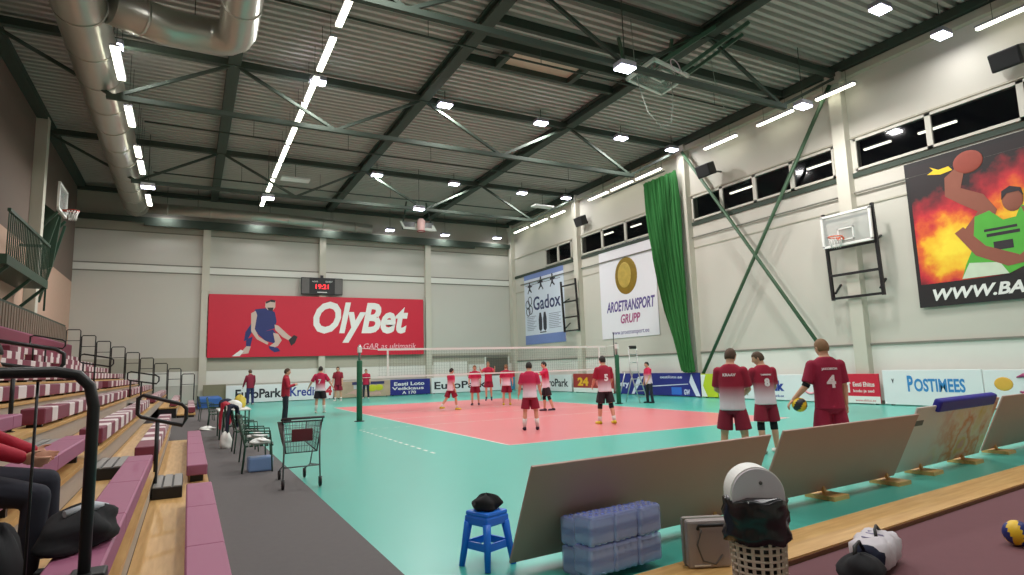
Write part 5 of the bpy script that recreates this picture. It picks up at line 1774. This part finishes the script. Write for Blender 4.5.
# ================================================================== bags on the plum carpet, ball
WB = mat('bag_white', (206, 200, 206), 0.6, var=0.12, scale=8)
o = thing('sports_bag', 'white and navy sports bag lying on the plum carpet', 'bag', (-1.22, -8.68, 0.012), R(20))
mb = MB()
rings = []
for i in range(15):
    u = -1 + 2 * i / 14
    w_ = (1 - abs(u) ** 5) ** 0.5 if abs(u) < 1 else 0.0
    row = []
    for k in range(24):
        a = 2 * PI * k / 24
        c_, s_ = math.cos(a), math.sin(a)
        ry, rz_ = 0.15 * max(w_, 0.35), 0.12 * max(w_, 0.35)
        y = ry * math.copysign(abs(c_) ** 0.7, c_)
        z = 0.125 + rz_ * math.copysign(abs(s_) ** 0.7, s_)
        bump_ = 0.012 * math.sin(9 * u + 3 * a) + 0.009 * math.sin(17 * u - 5 * a)
        row.append(mb.bm.verts.new((0.29 * u, y * (1 + bump_ * 4), max(0.0, z + bump_ * (s_ > 0)))))
    rings.append(row)
mb.loft(rings)
for f in mb.bm.faces:
    c = f.calc_center_median()
    f.material_index = 1 if (c.x > 0.17 and c.z < 0.2) or c.x > 0.24 or c.x < -0.25 else 0
mb.build('bag_body', [WB, NAVY], o)
mb = MB(); mb.tube([(-0.12, -0.04, 0.23), (-0.06, -0.02, 0.29), (0.08, 0.0, 0.29), (0.13, -0.02, 0.23)], 0.012, 8); mb.build('handle', BLACK, o)
for k in range(4):
    x = -0.16 + k * 0.07
    MB().tube([(x, -0.13, 0.19), (x + 0.01, -0.06, 0.243), (x + 0.02, 0.06, 0.243)], 0.006, 5).build('stripe', mat('bag_lilac', (150, 144, 180), 0.6), o)
o = lump('backpack', 'round black backpack lying against the white sports bag', 'bag', (-1.66, -8.84, 0.012), 0.18, 0.15, 0.13, BLACKCL, 18, rough=0.12)
mb = MB(); mb.tube([(-0.04, 0.02, 0.17), (0.02, 0.05, 0.24), (0.12, 0.08, 0.25), (0.16, 0.08, 0.19)], 0.014, 6); mb.build('strap', BLACK, o)

YEL = mat('ball_yellow', (238, 196, 40), 0.45, var=0.02)
BLU = mat('ball_blue', (36, 48, 120), 0.45, var=0.02)
def ball(loc, label, dark=BLU, rot=(0.4, 0.3, 0.8)):
    me = bpy.data.meshes.new('volleyball')
    bm_ = bmesh.new()
    bmesh.ops.create_uvsphere(bm_, u_segments=32, v_segments=20, radius=0.105)
    for f in bm_.faces:
        c = f.calc_center_median()
        a = math.atan2(c.y, c.x) + 5.5 * c.z
        f.material_index = int((a + 10 * PI) / (PI / 3)) % 2
        f.smooth = True
    bm_.to_mesh(me); bm_.free()
    me.materials.append(YEL); me.materials.append(dark)
    o = bpy.data.objects.new('volleyball', me)
    COL.objects.link(o)
    o.location = loc
    o.rotation_euler = rot
    tag(o, label, 'volleyball')
    return o
pb = at(1017, 533, 2, 0.117)
ball((pb.x, pb.y, 0.117), 'yellow and blue volleyball resting on the plum carpet')
_w4 = Matrix.Translation(p4.location) @ p4.rotation_euler.to_matrix().to_4x4()
_h = HANDS[p4.name][-1]
_hp = _w4 @ (_h[2] + _h[3] * 0.08)
_bd = (Vector((2.2, -6.0, 0)) - _hp); _bd.z = 0; _bd.normalize()
BALL4 = ball(_hp + _bd * 0.115 + Vector((0, -0.02, -0.02)), 'yellow and dark volleyball held by the number 4 player', mat('ball_dark', (40, 40, 52), 0.45), (1.0, 0.5, 0.2))

# ================================================================== shopping trolley
t = thing('shopping_trolley', 'wire shopping trolley with a maroon plate parked on the grey runner', 'shopping trolley', (-4.6, -2.3, 0.012), R(0))
TW = mat('trolley_wire', (120, 122, 124), 0.35, metal=0.6, var=0.03)
TD = mat('trolley_dark', (66, 54, 60), 0.5, var=0.04)
tb_ = [(-0.28, 0.0, 0.95), (0.28, 0.0, 0.95), (0.22, 1.0, 0.88), (-0.22, 1.0, 0.88)]
lb_ = [(-0.22, 0.06, 0.5), (0.22, 0.06, 0.5), (0.17, 0.85, 0.58), (-0.17, 0.85, 0.58)]
tb_ = [Vector(q) for q in tb_]; lb_ = [Vector(q) for q in lb_]
mb = MB()
for q in range(4):
    mb.tube([tb_[q], tb_[(q + 1) % 4]], 0.011, 6); mb.tube([lb_[q], lb_[(q + 1) % 4]], 0.009, 6); mb.tube([tb_[q], lb_[q]], 0.009, 6)
mb.build('basket_frame', TD, t)
mb = MB()
for q in range(4):
    a0, a1, b0, b1 = tb_[q], tb_[(q + 1) % 4], lb_[q], lb_[(q + 1) % 4]
    nx = 12 if q % 2 == 0 else 20
    for i in range(1, nx):
        mb.tube([a0.lerp(a1, i / nx), b0.lerp(b1, i / nx)], 0.0028, 4)
    for i in range(1, 5):
        mb.tube([a0.lerp(b0, i / 5), a1.lerp(b1, i / 5)], 0.0035, 4)
for i in range(1, 10):
    mb.tube([lb_[0].lerp(lb_[3], i / 10), lb_[1].lerp(lb_[2], i / 10)], 0.003, 4)
mb.build('basket_wire_mesh', TW, t)
mb = MB(); mb.tube([(-0.3, -0.06, 1.0), (0.3, -0.06, 1.0)], 0.018, 10); mb.tube([(-0.28, -0.06, 1.0), (-0.28, 0.0, 0.93)], 0.012, 6); mb.tube([(0.28, -0.06, 1.0), (0.28, 0.0, 0.93)], 0.012, 6)
mb.build('push_handle', TD, t)
MB().rbox(-0.15, 0.15, -0.0, 0.02, 0.66, 0.84, 0.01, Matrix.Translation((0, 0.0, 0))).build('plate', mat('plate_maroon', (98, 26, 38), 0.5, var=0.05), t)
for sx in (-1, 1):
    MB().tube([(sx * 0.26, 0.02, 0.93), (sx * 0.25, 0.02, 0.5), (sx * 0.26, 0.0, 0.12)], 0.012, 8).build('rear_leg', TW, t)
    MB().tube([(sx * 0.24, 0.05, 0.3), (sx * 0.2, 0.5, 0.26), (sx * 0.19, 0.95, 0.14)], 0.012, 8).build('side_frame', TW, t)
    MB().tube([(sx * 0.2, 0.3, 0.5), (sx * 0.2, 0.5, 0.27)], 0.01, 6).build('strut', TW, t)
MB().tube([(-0.25, 0.02, 0.3), (0.25, 0.02, 0.3)], 0.01, 6).build('cross_bar', TW, t)
for sx, yy in ((-0.26, 0.0), (0.26, 0.0), (-0.19, 0.95), (0.19, 0.95)):
    w_ = MB().lathe([(0.03, -0.018), (0.068, -0.015), (0.072, 0), (0.068, 0.015), (0.03, 0.018)], 18, Matrix.Translation((sx, yy, 0.064)) @ Matrix.Rotation(R(90), 4, 'Y')).build('wheel', BLACK, t)
    MB().box(sx - 0.025, sx + 0.025, yy - 0.012, yy + 0.012, 0.06, 0.14).build('caster_fork', TW, w_)

# ================================================================== green chairs and things on them
GC = mat('chair_green', (34, 70, 54), 0.5, var=0.06)
def make_chair():
    t = thing('folding_chair', 'x', 'chair', (0, 0, 0), 0, 'green chairs beside the court')
    mb = MB()
    for k in range(6):
        y = -0.2 + k * 0.08
        mb.box(-0.22, 0.22, y - 0.03, y + 0.03, 0.43, 0.455)
    mb.build('seat_slat', GC, t)
    mb = MB()
    for k in range(4):
        z = 0.56 + k * 0.1
        mb.box(-0.22, 0.22, -0.25 - k * 0.02, -0.235 - k * 0.02, z - 0.04, z + 0.04)
    mb.build('backrest_slat', GC, t)
    for sx in (-1, 1):
        MB().tube([(sx * 0.23, 0.22, 0.0), (sx * 0.23, 0.2, 0.44)], 0.014, 8).build('leg', GC, t)
        MB().tube([(sx * 0.23, -0.26, 0.0), (sx * 0.23, -0.22, 0.44), (sx * 0.23, -0.32, 0.92)], 0.014, 8).build('leg', GC, t)
        MB().tube([(sx * 0.24, 0.2, 0.44), (sx * 0.25, 0.18, 0.64), (sx * 0.25, -0.24, 0.66)], 0.013, 8).build('armrest', GC, t)
    return t
ch0 = make_chair()
spots = [(-4.98, -0.15, 'first from the shopping trolley, with white cloth on it'), (-4.92, 1.0, 'second from the shopping trolley, with white cloth on it'), (-4.95, 2.9, 'third from the trolley, dark jacket on its back'), (-5.0, 4.6, 'fourth from the trolley, red jacket on its back'), (-4.9, 8.6, 'just past the white-topped table'), (-5.25, 10.2, 'second past the white-topped table'), (-5.2, 12.0, 'third past the white-topped table'), (-5.45, 14.0, 'last in the line towards the far wall')]
for i, (x, y, wh) in enumerate(spots):
    c_ = ch0 if i == 0 else copy_tree(ch0)
    c_.location = (x, y, 0.012)
    c_.rotation_euler = (0, 0, R(-90 + (i * 37 % 13) - 6))
    c_['label'] = 'dark green chair beside the court, ' + wh
for i in (0, 1):
    x, y, wh = spots[i]
    lump('towel', 'crumpled white cloth on the green chair, %s from the trolley' % ordinal(i), 'towel', (x + 0.02, y, 0.468), 0.16, 0.15, 0.06, WHITE, 30 + i, rough=0.3)
t = tag(MB().rbox(-0.2, 0.2, -0.16, 0.16, 0, 0.24, 0.03).build('storage_box', mat('crate_pale_blue', (126, 158, 206), 0.5, var=0.05)), 'pale blue box under the green chair beside the trolley', 'box')
t.location = (-4.96, -0.15, 0.012)
def drape(name, label, cat, x, y, z, w, h, m_, seed):
    rn_ = random.Random(seed)
    mb = MB()
    N_ = 14
    for s_, x_ in ((1, 0.0), (-1, 0.0)):
        pass
    rows_ = []
    path = [(-0.09, z - h), (-0.08, z - h * 0.5), (-0.05, z), (0.02, z + 0.03), (0.07, z - 0.02), (0.09, z - h * 0.45), (0.1, z - h * 0.8)]
    for (dx, zz) in path:
        rows_.append([(x + dx + 0.02 * math.sin(i * 1.3 + zz * 8), y - w / 2 + w * i / N_, zz + 0.03 * math.sin(i * 0.9 + seed)) for i in range(N_ + 1)])
    A = [[mb.bm.verts.new(q) for q in r] for r in rows_]
    B = [[mb.bm.verts.new((q[0] * 1.0 + (0.025 if k > 3 else -0.025), q[1], q[2] + 0.02)) for q in r] for k, r in enumerate(rows_)]
    for G in (A, B):
        for j in range(len(G) - 1):
            for i in range(N_):
                f = mb._face([G[j][i], G[j][i + 1], G[j + 1][i + 1], G[j + 1][i]])
                f.smooth = True
    for j in range(len(A) - 1):
        mb._face([A[j][0], A[j + 1][0], B[j + 1][0], B[j][0]]); mb._face([A[j][-1], A[j + 1][-1], B[j + 1][-1], B[j][-1]])
    return tag(mb.build(name, m_), label, cat)
drape('jacket', 'dark grey jacket hung over the back of a green chair', 'jacket', -5.24, 2.9, 0.97, 0.5, 0.5, NAVY, 3)
drape('jacket', 'red jacket hung over the back of a green chair', 'jacket', -5.3, 4.6, 0.97, 0.55, 0.55, JIN, 5)
lump('bag', 'white carrier bag with a dark patch on the runner by the green chairs', 'bag', (-5.3, 3.9, 0.012), 0.13, 0.16, 0.24, WHITE, 41, rough=0.15)
t = thing('table', 'small white-topped table with dark legs beside the bench chairs', 'table', (-5.0, 6.6, 0.012))
MB().rbox(-0.4, 0.4, -0.7, 0.7, 0.72, 0.76, 0.015).build('table_top', WHITE, t)
for sx in (-0.35, 0.35):
    for sy in (-0.62, 0.62):
        MB().tube([(sx, sy, 0), (sx, sy, 0.72)], 0.018, 8).build('leg', GC, t)
lump('towel', 'round white bundle on the white-topped table', 'towel', (-5.0, 6.35, 0.772), 0.2, 0.2, 0.15, WHITE, 44, rough=0.05)
lump('bag', 'yellow bag on the white-topped table', 'bag', (-4.82, 6.95, 0.772), 0.16, 0.2, 0.22, mat('bag_yellow', (214, 190, 70), 0.6, var=0.1), 46, rough=0.15)
lump('bag', 'navy bag at the back of the white-topped table', 'bag', (-5.15, 7.05, 0.772), 0.2, 0.22, 0.16, NAVY, 47, rough=0.15)
# far corner clutter
t = thing('gym_mat', 'blue gym mat stacked by the far end of the bleachers', 'gym mat', (-5.1, 24.6, 0.012))
MB().rbox(-0.55, 0.55, -1.6, 1.6, 0, 0.55, 0.06).build('mat_body', mat('mat_blue', (52, 104, 176), 0.6, var=0.05), t)
MB().rbox(-0.55, 0.55, -1.62, 1.62, 0.2, 0.24, 0.01).build('seam_strip', mat('mat_blue_dark', (36, 72, 130), 0.6), t)
t = tag(MB().rbox(0, 1.2, 0, 0.05, 0, 1.15, 0.01).build('partition_board', mat('partition_olive', (132, 128, 104), 0.7, var=0.05)), 'olive-grey board leaning by the far wall next to the car-park board', 'board')
t.location = (-5.35, 27.9, 0.0)
lump('cloth', 'small white cloth dropped on the runner past the first bleacher row', 'cloth', (-6.0, 9.2, 0.012) if False else (-5.55, 9.6, 0.012), 0.2, 0.3, 0.07, WHITE, 51, rough=0.3)
# things beside the seated person
o = lump('jacket', 'dark jacket with a pale streak lying on the plum bench behind the guard rail', 'jacket', (-6.64, -7.35, 0.71), 0.16, 0.3, 0.14, BLACKCL, 60, rough=0.22, rot=R(-20))
mb = MB(); mb.tube([(-0.02, -0.14, 0.2), (0.06, 0.0, 0.215), (0.08, 0.12, 0.19)], [0.02, 0.03, 0.015], 6); mb.build('pale_streak', mat('streak_pale', (190, 196, 204), 0.6, var=0.2, scale=12), o)
lump('backpack', 'black backpack at the feet of the seated person', 'bag', (-6.95, -7.7, 0.455), 0.12, 0.2, 0.3, BLACKCL, 63, rough=0.15)

# ================================================================== world and colour
w = bpy.data.worlds.new('world')
scene.world = w
w.use_nodes = True
w.node_tree.nodes['Background'].inputs[0].default_value = (0.01, 0.012, 0.02, 1)
w.node_tree.nodes['Background'].inputs[1].default_value = 1.0
vs = scene.view_settings
vs.view_transform = 'Standard'
vs.look = 'None'
vs.gamma = 1
vs.use_curve_mapping = False
vs.exposure = -0.1
